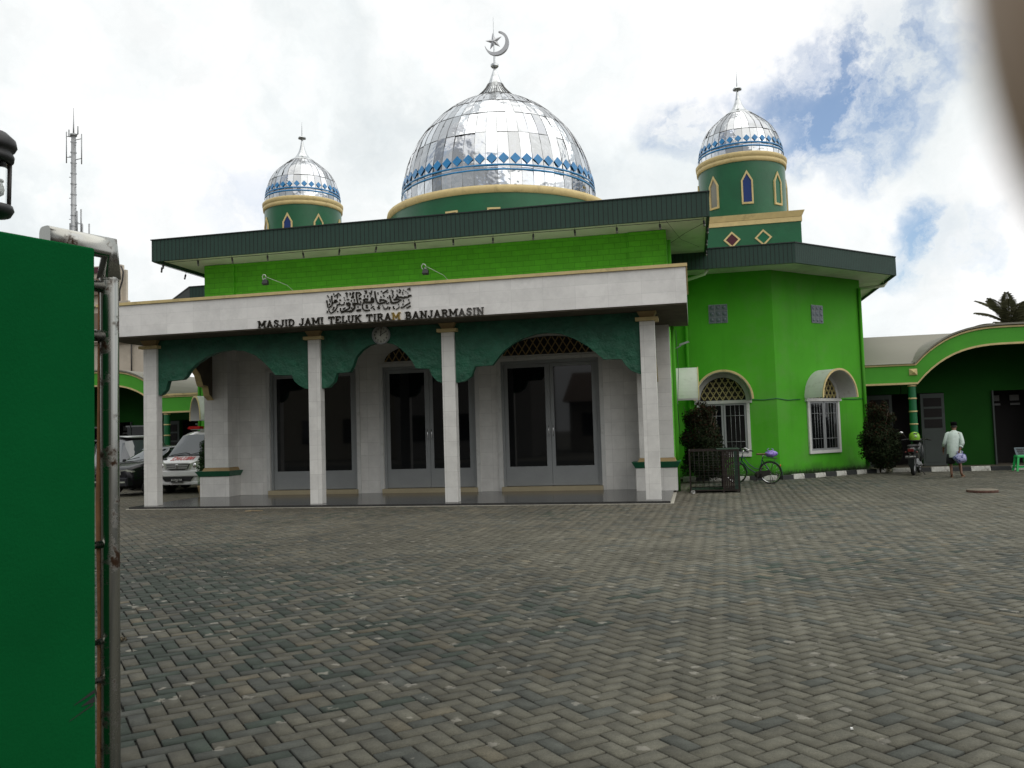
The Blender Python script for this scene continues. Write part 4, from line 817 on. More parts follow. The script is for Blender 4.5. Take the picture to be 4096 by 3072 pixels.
    b.add([(cxm-q, Y0-.02, z_-q*.85), (cxm+q, Y0-.02, z_-q*.85), (cxm+q, Y0-.02, z_+q*.85), (cxm-q, Y0-.02, z_+q*.85), (cxm, Y0-.10, z_)], [(0, 1, 4), (1, 2, 4), (2, 3, 4), (3, 0, 4)]); Bd(b, 'pyramid_boss', 'cream', f) if side > 0 else None
    if side < 0: b = MB(); b.box(*sorted((X(near), X(rim[0][0]-.01))), Y0-.07, Y1+.2, 2.925, 2.99); Bd(b, 'coping', 'cream')
    M.setdefault('door_grey', mat('grey_door_paint', (.05, .062, .058), .6, var=.15))
    def leaf(x0, x1, y, z1=2.12):
        Xs = sorted((X(x0), X(x1))); b = MB(); b.box(Xs[0], Xs[1], y-.03, y, .02, z1); d = Bd(b, 'door', 'door_grey')
        b = MB()
        for i in range(3): b.box(Xs[0]+.08, Xs[1]-.08, y-.045, y-.031, 1.12+i*.31, 1.37+i*.31)
        Bd(b, 'louvre', 'void', d); b = MB(); b.box(Xs[0]+.06, Xs[1]-.06, y-.04, y-.031, .12, .92); Bd(b, 'lower_panel', 'door_grey', d)
    leaf(5.05, 5.74, 26.49); leaf(6.52, 7.16, 26.49)
    b = MB(); b.box(*sorted((X(8.43), X(8.47))), 26.42, 26.5, 0, 2.14); b.box(*sorted((X(9.55), X(9.6))), 26.42, 26.5, 0, 2.14); Bd(b, 'door_frame', 'door_grey')
    b = MB()
    M.setdefault('paper', tint('pale_paper', (.25, .25, .25), .8))
    for px, w_ in ((8.66, .24), (9.18, .25)): b.box(*sorted((X(px), X(px+w_))), 27.30, 27.31, 1.85, 2.02); b.box(*sorted((X(px+.01), X(px+w_+.02))), 27.30, 27.31, 1.72, 1.78)
    Bd(b, 'paper_notices', 'paper')
    if side < 0:
        b = MB()
        for x0_ in (4.9, 7.7, 9.1):
            for z0_, z1_ in ((1.1, 1.48), (1.55, 1.95)): b.box(*sorted((X(x0_), X(x0_+.9))), 26.44, 26.49, z0_, z1_)
        Bd(b, 'window_panes', 'glass')
        b = MB()
        for x0_ in (4.9, 7.7, 9.1):
            for z_0 in (1.05, 1.485, 1.955): b.box(*sorted((X(x0_-.05), X(x0_+.95))), 26.42, 26.49, z_0, z_0+.05)
        Bd(b, 'window_frames', 'alu')
annex(1, 0, 'green annex with arched canopy and beige roof at the right edge')
annex(-1, .6, 'green annex with arched canopy behind the parked cars')

# ================================================================== kerb stones
def kerb(p0, p1, n, lab_w, lab_b, start=0, seg=None):
    p0 = np.array(p0, float); p1 = np.array(p1, float); d = p1-p0; L = np.hypot(*d); d /= L; st = L/n
    for i in range(n):
        a = p0+d*st*(i+.5); white = (i+start) % 2 == 0
        b = MB(); hl = st/2-.004; b.box(-hl, hl, -.05, .07, -.02, .115, top=(-.006, -.02)); o = b.build('kerb_stone', 'kerb_white' if white else 'kerb_black', None)
        o.location = (a[0], a[1], rnd.uniform(-.012, .004)); o.rotation_euler = (rnd.uniform(-.02, .02), rnd.uniform(-.01, .01), math.atan2(d[1], d[0])+rnd.uniform(-.015, .015)); bevel(o, .008)
        tag(o, lab_w if white else lab_b, 'kerb stone', 'painted kerb stones')
M['kerb_white'] = mat('kerb_white_paint', (.50, .50, .46), .8, var=.2, scale=12, dirt=(.12, .11, .09), dscale=9, dlo=.5, dhi=.72)
M['kerb_black'] = mat('kerb_black_paint', (.014, .016, .016), .7, var=.4, scale=12)
kerb((-.33, 21.50), (1.95, 21.50), 7, 'whitewashed kerb stone behind the bicycle and crate', 'black painted kerb stone behind the bicycle and crate', 0)
kerb((2.05, 21.52), (4.95, 24.0), 10, 'whitewashed kerb stone below the angled green wall', 'black painted kerb stone below the angled green wall', 1)
kerb((5.10, 23.92), (10.8, 23.78), 12, 'whitewashed kerb stone in front of the right annex', 'black painted kerb stone in front of the right annex', 0)
b = MB(); b.xy([(-.4, 21.6), (1.95, 21.6), (4.85, 24.1), (4.7, 24.92), (2.1, 22.3), (-.4, 22.3)], -.01, .06); tag(b.build('planting_soil', 'earth'), kind='structure')
# ================================================================== gate pillar, lantern and steel gate close to the camera
u = np.array([.32, .95]); u /= np.hypot(*u); v = np.array([-u[1], u[0]])
A = np.array([-1.93, 2.40])
def pq(a, c): q = A+u*a+v*c; return (q[0], q[1])
gp = thing('gate_pillar', 'dark green painted gate pillar at the left edge of the photo', 'pillar', (A[0], A[1], 0))
b = MB(); b.xy([pq(0, 0), pq(-.48, 0), pq(-.48, .46), pq(0, .46)], -.02, 2.052); o = b.build('pillar_body', 'gate_green', gp, (A[0], A[1], 0)); bevel(o, .006)
b = MB()
for (a0, z0), (a1, z1), w_ in (((-.005, .60), (-.075, .575), .012), ((-.005, .575), (-.05, .565), .02), ((-.01, .56), (-.09, .53), .006)):
    P0 = pq(a0, -.0015); P1 = pq(a1, -.0015); b.add([(P0[0], P0[1], z0-w_/2), (P0[0], P0[1], z0+w_/2), (P1[0], P1[1], z1+.001), (P1[0], P1[1], z1-.001)], [(0, 1, 2, 3)])
b.build('scrape_marks', 'black', gp, (A[0], A[1], 0))
lp = on_y(-42, 930, 2.25); LX, LY, LZ = lp[0], lp[1], 2.052+.036
ln = thing('lantern', 'black lantern with clear glass standing on the gate pillar', 'lantern', (LX, LY, LZ)); ln.scale = (1.0, 1.0, 1.16)
b = MB(); b.lathe([(.0, -.031), (.022, -.031), (.02, .035), (.03, .045), (.06, .052), (.070, .068), (.066, .080), (.02, .088)], (0, 0, 0), 24); b.build('base', 'black', ln)
b = MB()
for k in range(4):
    a = R(45+90*k+12); b.tube([(.055*math.cos(a), .055*math.sin(a), .083), (.058*math.cos(a), .058*math.sin(a), .215)], .0065, 6)
b.build('cage_bars', 'iron', ln)
gm, gt, gb = new_mat('lantern_glass'); gb.inputs['Roughness'].default_value = .02; gb.inputs['Transmission Weight'].default_value = 1.; gb.inputs['IOR'].default_value = 1.15; gb.inputs['Base Color'].default_value = (.9, .93, .93, 1); M['lantern_glass'] = gm
b = MB(); b.lathe([(.048, .083), (.05, .21)], (0, 0, 0), 24); b.build('glass', 'lantern_glass', ln)
b = MB(); prof = [(.012, .09), (.014, .10), (.034, .115), (.036, .13), (.030, .148)]; b.lathe(prof, (0, 0, 0), 18)
b.tube([(.03*math.cos(t), .03*math.sin(t), .135+.03*t/12) for t in np.linspace(0, 12, 40)], .005, 5); b.build('bulb', 'white', ln)
b = MB(); b.lathe([(.05, .205), (.068, .208), (.070, .222), (.062, .236), (.072, .240), (.078, .250), (.074, .268), (.05, .288), (.02, .298), (.012, .315), (.001, .325)], (0, 0, 0), 24); b.build('cap', 'black', ln)
gate = thing('steel_gate', 'stainless steel gate leaf with square post beside the green pillar', 'gate', (-2.19, 2.80, 0))
def gq(a, c=0.): q = np.array([-2.19, 2.80])+u*a+v*c; return q
GO = (-2.19, 2.80, 0)
gb_ = MB(); gmx = new_mat('gate_steel'); gm, gt, gbs = gmx; co = gt.nodes.new('ShaderNodeTexCoord')
gbs.inputs['Metallic'].default_value = 1.; gbs.inputs['Roughness'].default_value = .3
n_ = nd(gt, 'ShaderNodeTexNoise', i_Scale=9., i_Detail=8., i_Roughness=.7); gt.links.new(co.outputs['Object'], n_.inputs['Vector'])
r_ = nd(gt, 'ShaderNodeMapRange'); gt.links.new(n_.outputs['Fac'], r_.inputs[0]); r_.inputs['From Min'].default_value = .53; r_.inputs['From Max'].default_value = .62
gt.links.new(mixc(gt, (.38, .38, .355), (.055, .032, .02), r_.outputs[0]), gbs.inputs['Base Color']); gt.links.new(mixc(gt, (.18, .18, .18), (.7, .7, .7), r_.outputs[0]), gbs.inputs['Roughness'])
M['gate_steel'] = gm
def rail(pts, sx, sz, nm, mt='gate_steel', par=gate, sec=12, p=3.5):
    """bar with a rounded-square section through 3-D points given in gate axes (along, across, z)"""
    b = MB(); vs = []; n = sec*2
    for i, (a, c, z) in enumerate(pts):
        d = np.array(pts[min(i+1, len(pts)-1)], float)-np.array(pts[max(i-1, 0)], float); d /= np.linalg.norm(d)
        side = np.array([0, 1., 0]); upv = np.cross(d, side); upv /= np.linalg.norm(upv)
        k = 1.
        if 0 < i < len(pts)-1:
            d1 = np.array(pts[i], float)-np.array(pts[i-1], float); d1 /= np.linalg.norm(d1); k = 1/max(.5, abs(float(d1@d)))
        for j in range(n):
            t = 2*math.pi*j/n; cc, ss = math.cos(t), math.sin(t)
            x = abs(cc)**(2/p)*math.copysign(1, cc)*sx/2; y = abs(ss)**(2/p)*math.copysign(1, ss)*sz/2*k
            q = np.array([a, c, z])+side*x+upv*y; w_ = gq(q[0], q[1]); vs.append((w_[0], w_[1], q[2]))
    m_ = len(pts); b.add(vs, [(i*n+j, i*n+(j+1) % n, (i+1)*n+(j+1) % n, (i+1)*n+j) for i in range(m_-1) for j in range(n)], True)
    b.f += [tuple(range(n-1, -1, -1)), tuple(range((m_-1)*n, m_*n))]; b.sm += [False, False]
    return b.build(nm, mt, par, GO)
ztop = 2.155
rail([(-.25, 0, ztop), (0, 0, ztop), (0, 0, 2.035)], .072, .078, 'top_frame')
b = MB(); q0 = gq(0); b.lathe([(.0355, -.02), (.0355, 2.035)], (q0[0], q0[1], 0), 28); b.lathe([(.0366, 2.026), (.0371, 2.032), (.0366, 2.038)], (q0[0], q0[1], 0), 28); b.build('post', 'gate_steel', gate, GO)
for z, w_ in ((2.0, .045), (1.81, .045), (1.02, .03), (.66, .022), (.52, .022)): rail([(-.36, .0, z), (-.02, .0, z)], w_, w_, 'cross_rail', p=2.)
M['rust'] = mat('rusty_strip', (.22, .10, .04), .75, var=.35, scale=14)
b = MB(); P_ = [(-.046, z) for z in (0, .35, .75, 1.15, 1.42, 2.03)]
for (a0, z0), (a1, z1), w0, w1 in zip(P_[:-1], P_[1:], (.012, .010, .007, .012, .007), (.010, .007, .012, .007, .002)):
    pe = lambda r: gq(-.84*r-.006, .54*r-.010); q = [pe(.036+w0), pe(.030), pe(.030), pe(.036+w1)]; b.add([(q[0][0], q[0][1], z0), (q[1][0], q[1][1], z0), (q[2][0], q[2][1], z1), (q[3][0], q[3][1], z1)]+[(q[i][0]+.004, q[i][1]+.012, z) for i, z in ((0, z0), (1, z0), (2, z1), (3, z1))], [(0, 1, 2, 3), (7, 6, 5, 4), (0, 3, 7, 4), (1, 5, 6, 2)])
b.build('edge_strip', 'rust', gate, GO)

# ================================================================== mast behind
ms = thing('antenna_mast', 'thin grey telecom mast with antennas rising behind the pillar', 'mast', (-50.3, 60, 0))
b = MB(); b.tube([(0, 0, 0), (0, 0, 27.5)], [.30, .19], 10)
for z in np.arange(14, 27, .9):
    b.tube([(0, 0, z), (.35*(-1)**int(z*10 % 2), -.1, z+.02)], .03, 4)
    b.lathe([(.255, z+.3), (.245, z+.36)], (0, 0, 0), 10)
b.build('pole', 'galv', ms)
b = MB(); b.tube([(0, 0, 27.5), (0, 0, 28.4), (0, 0, 29.9)], [.07, .05, .015], 6); b.lathe([(.1, 27.4), (.28, 27.45), (.28, 27.62), (.1, 27.66)], (0, 0, 0), 12); b.build('lightning_rod', 'galv', ms)
for pts in ([(-.70, 25.2, 27.9)], [(.78, 24.95, 27.55)]):
    x, z0, z1 = pts[0]; b = MB(); b.tube([(x, 0, z0), (x, 0, z1)], .045, 6)
    for z in (z0+.5, z1-.4): b.tube([(0, 0, z-.08), (x, 0, z)], .035, 5)
    b.build('antenna', 'galv', ms)
for x, z0, z1 in ((-.45, 27.45, 28.05), (.42, 27.6, 28.25)):
    b = MB(); b.tube([(0, 0, 27.4), (x, 0, z0), (x, 0, z1)], .06, 6); b.build('antenna', 'galv', ms)
for x, z0, z1 in ((.33, 19, 21.0), (.72, 18.6, 21.1), (.85, 17.8, 19.8), (1.5, 17.8, 19.8), (-.35, 18, 20.0)):
    b = MB(); b.tube([(x, 0, z0), (x, 0, z1)], .06, 6); b.tube([(0, 0, (z0+z1)/2+.1), (x+.12*np.sign(x), 0, (z0+z1)/2)], .04, 5); b.build('antenna', 'galv', ms)

# ================================================================== plants
def leaf_mat(name, c, hue=.25):
    m, t, b = new_mat(name); va = nd(t, 'ShaderNodeVertexColor'); va.layer_name = 'tint'
    vm = nd(t, 'ShaderNodeVectorMath', operation='MULTIPLY'); vm.inputs[0].default_value = c; t.links.new(va.outputs['Color'], vm.inputs[1]); t.links.new(vm.outputs[0], b.inputs['Base Color'])
    b.inputs['Roughness'].default_value = .75; b.inputs['Specular IOR Level'].default_value = .12; return m
M['bush_leaf'] = leaf_mat('bush_leaves', (.016, .025, .010)); M['plant_leaf'] = leaf_mat('plant_leaves', (.02, .045, .014)); M['palm_leaf'] = leaf_mat('palm_leaves', (.085, .085, .045)); M['bark'] = mat('bark', (.09, .07, .05), .9, var=.3, bump=1, bscale=12)
def leaves(name, mt, parent, clumps, n, size, seed, tint_fn, org=(0, 0, 0)):
    """leaf-sized quads scattered in clumps [(centre, radius vector)]"""
    rg = np.random.default_rng(seed); C_ = np.array([c for c, r in clumps]); Rr = np.array([r for c, r in clumps]); w_ = Rr.prod(1); idx = rg.choice(len(clumps), n, p=w_/w_.sum())
    d = rg.normal(size=(n, 3)); d /= np.linalg.norm(d, axis=1)[:, None]; rad = rg.random(n)**.42
    P = C_[idx]+d*Rr[idx]*rad[:, None]; nrm = d+rg.normal(0, .6, (n, 3)); nrm /= np.linalg.norm(nrm, axis=1)[:, None]
    t1 = np.cross(nrm, rg.normal(size=(n, 3))); t1 /= np.linalg.norm(t1, axis=1)[:, None]; t2 = np.cross(nrm, t1)
    L = size*rg.uniform(.6, 1.4, n)[:, None]; Wd = L*.42
    V = np.stack([P-t1*L*.5, P+t2*Wd*.5+nrm*L*.08, P+t1*L*.5, P-t2*Wd*.5+nrm*L*.08], 1)-np.array(org)
    me = bpy.data.meshes.new(name); me.from_pydata(V.reshape(-1, 3).tolist(), [], np.arange(4*n).reshape(-1, 4).tolist()); me.update()
    col = np.ones((n, 4, 4)); col[..., :3] = tint_fn(P, d, rg)[:, None]
    at = me.color_attributes.new('tint', 'FLOAT_COLOR', 'POINT'); at.data.foreach_set('color', col.ravel()); me.materials.append(M[mt])
    o = bpy.data.objects.new(name, me); sc.collection.objects.link(o); o.parent = parent; return o
def bush(x, y, h, w, lab, seed, n=26000, redtop=True):
    t = thing('bush', lab, 'bush', (x, y, 0), 0); rg = random.Random(seed)
    cl = [((0, 0, h*.48), (w*.42, w*.42, h*.42)), ((.1*w, 0, h*.3), (w*.5, w*.45, h*.26))]
    for i in range(34):
        z = rg.uniform(.08, .93); rr = w*rg.uniform(.42, .62)*(1-.5*abs(z-.42))*(1 if z < .85 else .6); a = rg.uniform(0, 6.28)
        cl.append(((rr*.75*math.cos(a), rr*.75*math.sin(a), h*z), (rg.uniform(.10, .19)*w, rg.uniform(.10, .19)*w, rg.uniform(.06, .10)*h)))
    def tf(P, d, r):
        n_ = len(P); base = np.ones((n_, 3))*r.uniform(.5, 1.6, n_)[:, None]
        red = (r.random(n_) < np.clip((P[:, 2]/h-.35)*.9, .06, .6))
        base[red] *= np.array([2.0, .55, .7]); return base
    leaves('foliage', 'bush_leaf', t, cl, n, .056, seed, tf)
    b = MB()
    for i in range(9): a = rg.uniform(0, 6.28); b.tube([(0, 0, 0), (.1*w*math.cos(a), .1*w*math.sin(a), h*.35), (w*.38*math.cos(a), w*.38*math.sin(a), h*rg.uniform(.6, .92))], [.018, .012, .005], 5)
    b.build('stems', 'bark', t)
bush(.17, 20.9, 2.06, 1.06, 'tall dark reddish bush behind the wire crate', 1)
bush(4.74, 23.55, 1.95, .95, 'dark round reddish bush at the right corner of the angled wall', 2)
t = thing('potted_plant', 'small leafy green plant showing beside the left corner pier', 'plant', (-11.87, 18.62, .0))
leaves('foliage', 'plant_leaf', t, [((0, 0, .70+.19*i), (.20-.035*i, .16, .14)) for i in range(4)]+[((.05, 0, .5), (.16, .14, .2))], 2200, .06, 5, lambda P, d, r: np.ones((len(P), 3))*r.uniform(.4, 1.8, len(P))[:, None])
b = MB(); b.lathe([(.001, 0), (.12, 0), (.17, .26), (.18, .28), (.15, .28), (.14, .24), (.001, .24)], (0, 0, 0), 20); b.build('pot', 'cream_dark', t)
b = MB(); b.tube([(0, 0, .24), (.01, 0, .8), (.0, 0, 1.5)], [.015, .01, .004], 5); b.build('stem', 'bark', t)
def grass():
    rg = np.random.default_rng(9); n = 2600; t = rg.random(n); X = []; V = []; F = []
    for i in range(n):
        s = t[i]*(2.5+3.6)
        if s < 2.5: x, y, nx, ny = -.35+s, 22.26, 0, -1
        else: k = s-2.5; x, y, nx, ny = 2.12+k*.7071, 22.27+k*.7071, .7071, -.7071
        off = abs(rg.normal(0, .10)); x += nx*off; y += ny*off; h = rg.uniform(.03, .13)*(1.3 if s > 2.2 else .8); a = rg.uniform(0, 6.28); l = rg.normal(0, .03, 2)
        k0 = len(V); V += [(x-.004*math.cos(a), y-.004*math.sin(a), .05), (x+.004*math.cos(a), y+.004*math.sin(a), .05), (x+l[0], y+l[1], .06+h)]; F.append((k0, k0+1, k0+2))
    b = MB(); b.v = V; b.f = F; b.sm = [False]*len(F); M['grass'] = mat('weedy_grass', (.03, .055, .018), .8, var=.5, scale=9)
    tag(b.build('grass', 'grass', None, normals=False), 'thin weedy grass along the foot of the angled green wall', 'grass', kind='stuff')
grass()
def palm(x, y, h, lab, seed):
    t = thing('palm_tree', lab, 'palm tree', (x, y, 0)); rg = random.Random(seed); rn = np.random.default_rng(seed)
    b = MB(); b.tube([(0, 0, 0), (.15, 0, h*.5), (0, 0, h)], [.2, .14, .11], 10); b.build('trunk', 'bark', t)
    for k in range(17):
        a = k*2.4+rg.uniform(-.2, .2); el = R([82, 66, 52, 38, 22, 74, 8][k % 7]+rg.uniform(-6, 6)); L = rg.uniform(1.7, 2.2); pts = []; p = np.array([0, 0, h]); e_ = el
        for i in range(13): pts.append(p.copy()); p = p+np.array([math.cos(a)*math.cos(e_), math.sin(a)*math.cos(e_), math.sin(e_)])*L/12; e_ -= R(4.6)
        V = []; F = []; cl = []
        for i in range(1, 13):
            for s in (-1, 1):
                for j in range(3):
                    q = pts[i-1]+(pts[i]-pts[i-1])*j/3; ll = .62*math.sin(math.pi*min(1, (i+2)/15))**.7*rg.uniform(.8, 1.1); side = np.array([-math.sin(a), math.cos(a), 0])*s
                    tip = q+(side*.75+(pts[i]-pts[i-1])/np.linalg.norm(pts[i]-pts[i-1])*.65)*ll+np.array([0, 0, -.28*ll]); w_ = np.array([0, 0, .012])
                    k0 = len(V); V += [tuple(q-w_), tuple(q+w_), tuple((q+tip)/2+w_*1.2+np.array([0, 0, .03])), tuple(tip), tuple((q+tip)/2-w_*1.2)]; F.append((k0, k0+1, k0+2, k0+3, k0+4)); cl += [rg.uniform(.5, 1.3)]*5
        b = MB(); b.v = V; b.f = F; b.sm = [False]*len(F); k0 = len(b.v); b.tube([tuple(q) for q in pts], [.03]+[.018]*11+[.006], 5); cl += [1.2]*(len(b.v)-k0)
        o = b.build('frond', 'palm_leaf', t, normals=False); at = o.data.color_attributes.new('tint', 'FLOAT_COLOR', 'POINT'); at.data.foreach_set('color', np.array([(c, c, c, 1) for c in cl], float).ravel())
palm(15.35, 45, 5.75, 'coconut palm crown showing above the arched annex roof', 4); palm(17.0, 46.5, 5.2, 'second coconut palm beyond the annex, cut by the right edge', 8)

# ================================================================== beige buildings behind on the left
M['beige'] = mat('beige_render', (.52, .46, .38), .85, var=.06, dirt=(.38, .33, .27), dscale=.6)
M['beige_dark'] = mat('dark_brown_panel', (.20, .15, .11), .8)  # plain dark brown for the window panels
bb = thing('beige_building', 'tall beige building behind the left annex with ledges and a rooftop box', 'building', (-26.5, 35, 0))
BO = (-26.5, 35, 0)
b = MB(); b.box(-40, -24.9, 35.3, 37, 0, 6.3); b.box(-40, -26.4, 35.0, 36.2, 6.3, 8.15); b.build('wall', 'beige', bb, BO)
b = MB(); b.box(-40, -26.86, 35.2, 35.45, 8.15, 10.05); b.box(-26.86, -26.66, 35.3, 35.45, 8.15, 9.8); b.build('tower', 'beige', bb, BO)
b = MB(); b.box(-40, -26.2, 34.85, 35.0, 8.02, 8.2); b.box(-40, -24.8, 35.15, 35.3, 6.2, 6.35); b.build('ledge', 'beige', bb, BO)
b = MB()
for z0, z1 in ((8.6, 9.4), (6.9, 7.7)): b.box(-28.6, -27.6, 34.97, 35.2, z0, z1)
b.build('window', 'beige_dark', bb, BO)
b = MB(); b.box(-28.4, -27.75, 35.1, 35.2, 9.72, 9.98); b.build('red_panel', 'pane_red', bb, BO)
b = MB(); b.tube([(-26.62, 34.9, 9.9), (-26.5, 34.9, 9.6), (-26.55, 34.9, 9.2), (-26.72, 34.9, 8.7), (-26.7, 34.9, 8.1)], .04, 6); b.tube([(-26.3, 35.2, 6.2), (-26.3, 35.2, 4.3)], .035, 5); b.tube([(-27.6, 35.1, 4.45), (-24.9, 35.1, 4.78)], .02, 5); b.build('cable', 'iron', bb, BO)
lh = thing('low_house', 'low house with a brown pitched roof behind the left annex', 'house', (-21, 33, 0))
b = MB(); b.box(-28, -19.9, 30, 33, 0, 3.04); b.build('wall', 'beige', lh, (-21, 33, 0))
M['brown_roof'] = mat('brown_roof', (.10, .07, .055), .85, var=.15)
b = MB(); b.add([(-28.3, 29.7, 3.05), (-19.6, 29.7, 3.05), (-19.6, 33.3, 3.05), (-28.3, 33.3, 3.05), (-27, 31.0, 4.05), (-21.9, 31.0, 4.05)], [(0, 1, 5, 4), (1, 2, 5), (2, 3, 4, 5), (3, 0, 4)]); b.build('roof', 'brown_roof', lh, (-21, 33, 0))

# ================================================================== unseen street houses added behind the camera for reflections and to shade the left
for i, (x0, x1, y0, h, c) in enumerate(((-34, -16.5, -9, 8.0, (.20, .18, .14)), (-16, -8.4, -6.5, 8.5, (.14, .13, .12)), (-7.6, 9.5, -15, 3.2, (.18, .16, .13)), (10, 30, -17, 6.5, (.16, .15, .13)))):
    k = 'unseen_house_wall_%s' % 'abcd'[i]; M[k] = mat(k, c, .85)
    t = thing('unseen_shop_house', ('unseen cream shop house, tall to shade the left ground', 'unseen grey shop house, tall to shade the left ground', 'unseen brown shop house across the street', 'unseen long grey shop house across the street')[i], 'house', ((x0+x1)/2, y0, 0))
    O = ((x0+x1)/2, y0, 0); b = MB(); b.box(x0, x1, y0-8, y0, 0, h); b.build('wall', k, t, O)
    b = MB(); b.yz([(y0+.9, h-.1), (y0-4, h+2.0), (y0-8.6, h-.1)], x0-.3, x1+.3); b.build('roof', 'brown_roof', t, O)
    for j in range(int((x1-x0)/2.6)):
        b = MB(); xx = x0+.8+j*2.6; b.box(xx, xx+1.3, y0+.002, y0+.06, 1.0, 2.4); b.box(xx, xx+1.3, y0+.002, y0+.06, h-2.0, h-.8); b.build('window', 'glass', t, O)
# ================================================================== wire crate
cr = thing('wire_crate', 'rusty dark wire crate standing by the porch corner', 'crate', (-.12, 17.8, 0)); CO = (-.12, 17.8, 0)
M['crate_green'] = mat('crate_green_sheet', (.012, .035, .022), .6, var=.3); M['crate_rust'] = mat('crate_rust', (.022, .014, .011), .8, var=.4, scale=9)
b = MB()
for x in (-.12, .55, .86):
    for y in (17.8, 18.75): b.box(x-.014, x+.014, y-.014, y+.014, .0, .87)
for y in (17.8, 18.75):
    for z in (.05, .87): b.box(-.134, .874, y-.013, y+.013, z-.013, z+.013)
for x in (-.12, .86):
    for z in (.05, .87): b.box(x-.012, x+.012, 17.812, 18.738, z-.012, z+.012)
b.build('frame', 'crate_rust', cr, CO)
b = MB()
for i in range(1, 7): b.tube([(-.12+i*.096, 17.79, .05), (-.12+i*.096, 17.79, .87)], .003, 4); b.tube([(-.12+i*.096, 18.76, .05), (-.12+i*.096, 18.76, .87)], .003, 4)
for i in range(1, 8): b.tube([(-.12, 17.78, .05+i*.103), (.86, 17.78, .05+i*.103)], .003, 4); b.tube([(-.12, 18.77, .05+i*.103), (.86, 18.77, .05+i*.103)], .003, 4)
for i in range(1, 8): b.tube([(-.125, 17.8, .05+i*.103), (-.125, 18.75, .05+i*.103)], .003, 4)
for i in range(1, 7): b.tube([(-.125, 17.8+i*.14, .05), (-.125, 17.8+i*.14, .87)], .003, 4)
b.build('wire_mesh', 'iron', cr, CO)
b = MB()
for i in range(5): b.box(.565+i*.042, .565+i*.042+.034, 17.80, 17.812, .07, .86)
b.build('slats', 'crate_rust', cr, CO)
b = MB(); b.box(.775, .85, 17.80, 17.815, .06, .86); b.box(.872, .885, 17.80, 18.74, .03, .88); b.box(-.10, .86, 17.82, 18.74, .03, .045); b.build('side_panel', 'crate_green', cr, CO)
b = MB(); b.box(.45, .90, 17.80, 18.74, .884, .892, top=(.01, .0)); b.build('lid', 'crate_green', cr, CO)
b = MB(); b.lathe([(.001, .0), (.026, .0), (.036, .085), (.034, .085), (.024, .004)], (0, 0, 0), 16); b.move(Matrix.Translation((-.10, 17.60, .034)) @ Matrix.Rotation(R(85), 4, 'X') @ Matrix.Rotation(R(25), 4, 'Y'))
tag(b.build('paper_cup', 'white'), 'crumpled white cup lying in front of the wire crate', 'cup')

# ================================================================== bicycle
def wheel(parent, c, r, tw, axis, nm='wheel', spokes=14, rimc='chrome'):
    O = (0, 0, 0); b = MB(); pr = [(r-tw*math.cos(t)*1.0-tw, tw*math.sin(t)) for t in np.linspace(0, 2*math.pi, 13)]
    b.lathe([(r-tw+tw*math.cos(t), tw*math.sin(t)) for t in np.linspace(0, 2*math.pi, 11)], c, 40, axis=axis); w = b.build(nm, 'rubber', parent)
    b = MB(); b.lathe([(r-2*tw, -tw*.7), (r-2*tw-.012, -tw*.5), (r-2*tw-.012, tw*.5), (r-2*tw, tw*.7)], c, 40, axis=axis); b.build('rim', rimc, w)
    b = MB()
    for k in range(spokes):
        a = 2*math.pi*k/spokes; s = .016*(-1)**k; q = {'y': ((c[0]+(r-2*tw-.01)*math.sin(a), c[1], c[2]+(r-2*tw-.01)*math.cos(a)), (c[0]+.015*math.sin(a+1.2), c[1]+s, c[2]+.015*math.cos(a+1.2))),
                                         'x': ((c[0], c[1]+(r-2*tw-.01)*math.sin(a), c[2]+(r-2*tw-.01)*math.cos(a)), (c[0]+s, c[1]+.015*math.sin(a+1.2), c[2]+.015*math.cos(a+1.2)))}[axis]
        b.tube(q, .0016 if spokes > 8 else .012, 4)
    b.build('spokes', rimc, w)
    b = MB(); b.lathe([(.001, -.04), (.018, -.04), (.018, .04), (.001, .04)], c, 12, axis=axis); b.build('hub', 'iron', w); return w
M['bike_frame'] = mat('bicycle_enamel', (.012, .035, .05), .3, var=.2); M['saddle'] = mat('saddle_leather', (.20, .13, .08), .6)
bk = thing('bicycle', 'old step-through bicycle with rear rack parked on its stand before the green wall', 'bicycle', (1.68, 20.17, 0), R(-18.5))
r_ = .262; hub = (0, 0, r_); fh = (-.80, 0, r_)
wheel(bk, hub, r_, .016, 'y'); wheel(bk, fh, r_, .016, 'y')
b = MB(); hd0 = (-.66, 0, .55); hd1 = (-.63, 0, .66); bbk = (-.26, 0, .21); st = (-.16, 0, .60)
b.tube([hd0, hd1], .016, 8); b.tube([hd0, (-.50, 0, .36), (-.38, 0, .28), bbk], .013, 8); b.tube([hd1, (-.50, 0, .47), (-.36, 0, .36), (-.22, 0, .33)], .011, 8)
b.tube([bbk, st], .013, 8); 
for s in (-.035, .035): b.tube([(bbk[0], s*.5, bbk[2]), (0, s, r_)], .008, 6); b.tube([(-.17, s*.4, .55), (0, s, r_)], .007, 6)
b.build('frame', 'bike_frame', bk)
b = MB(); 
for s in (-.04, .04): b.tube([(-.665, s*.6, .54), (-.70, s, .44), (-.78, s, .30), fh], .008, 6)
b.build('fork', 'bike_frame', bk)
b = MB(); b.tube([(-.625, 0, .66), (-.60, 0, .80)], .010, 8); b.tube([(-.44, -.20, .755), (-.50, -.20, .765), (-.60, -.17, .83), (-.63, -.05, .82), (-.61, 0, .80), (-.63, .05, .82), (-.60, .17, .83), (-.50, .20, .765), (-.44, .20, .755)], .009, 8); h_ = b.build('handlebar', 'chrome', bk)
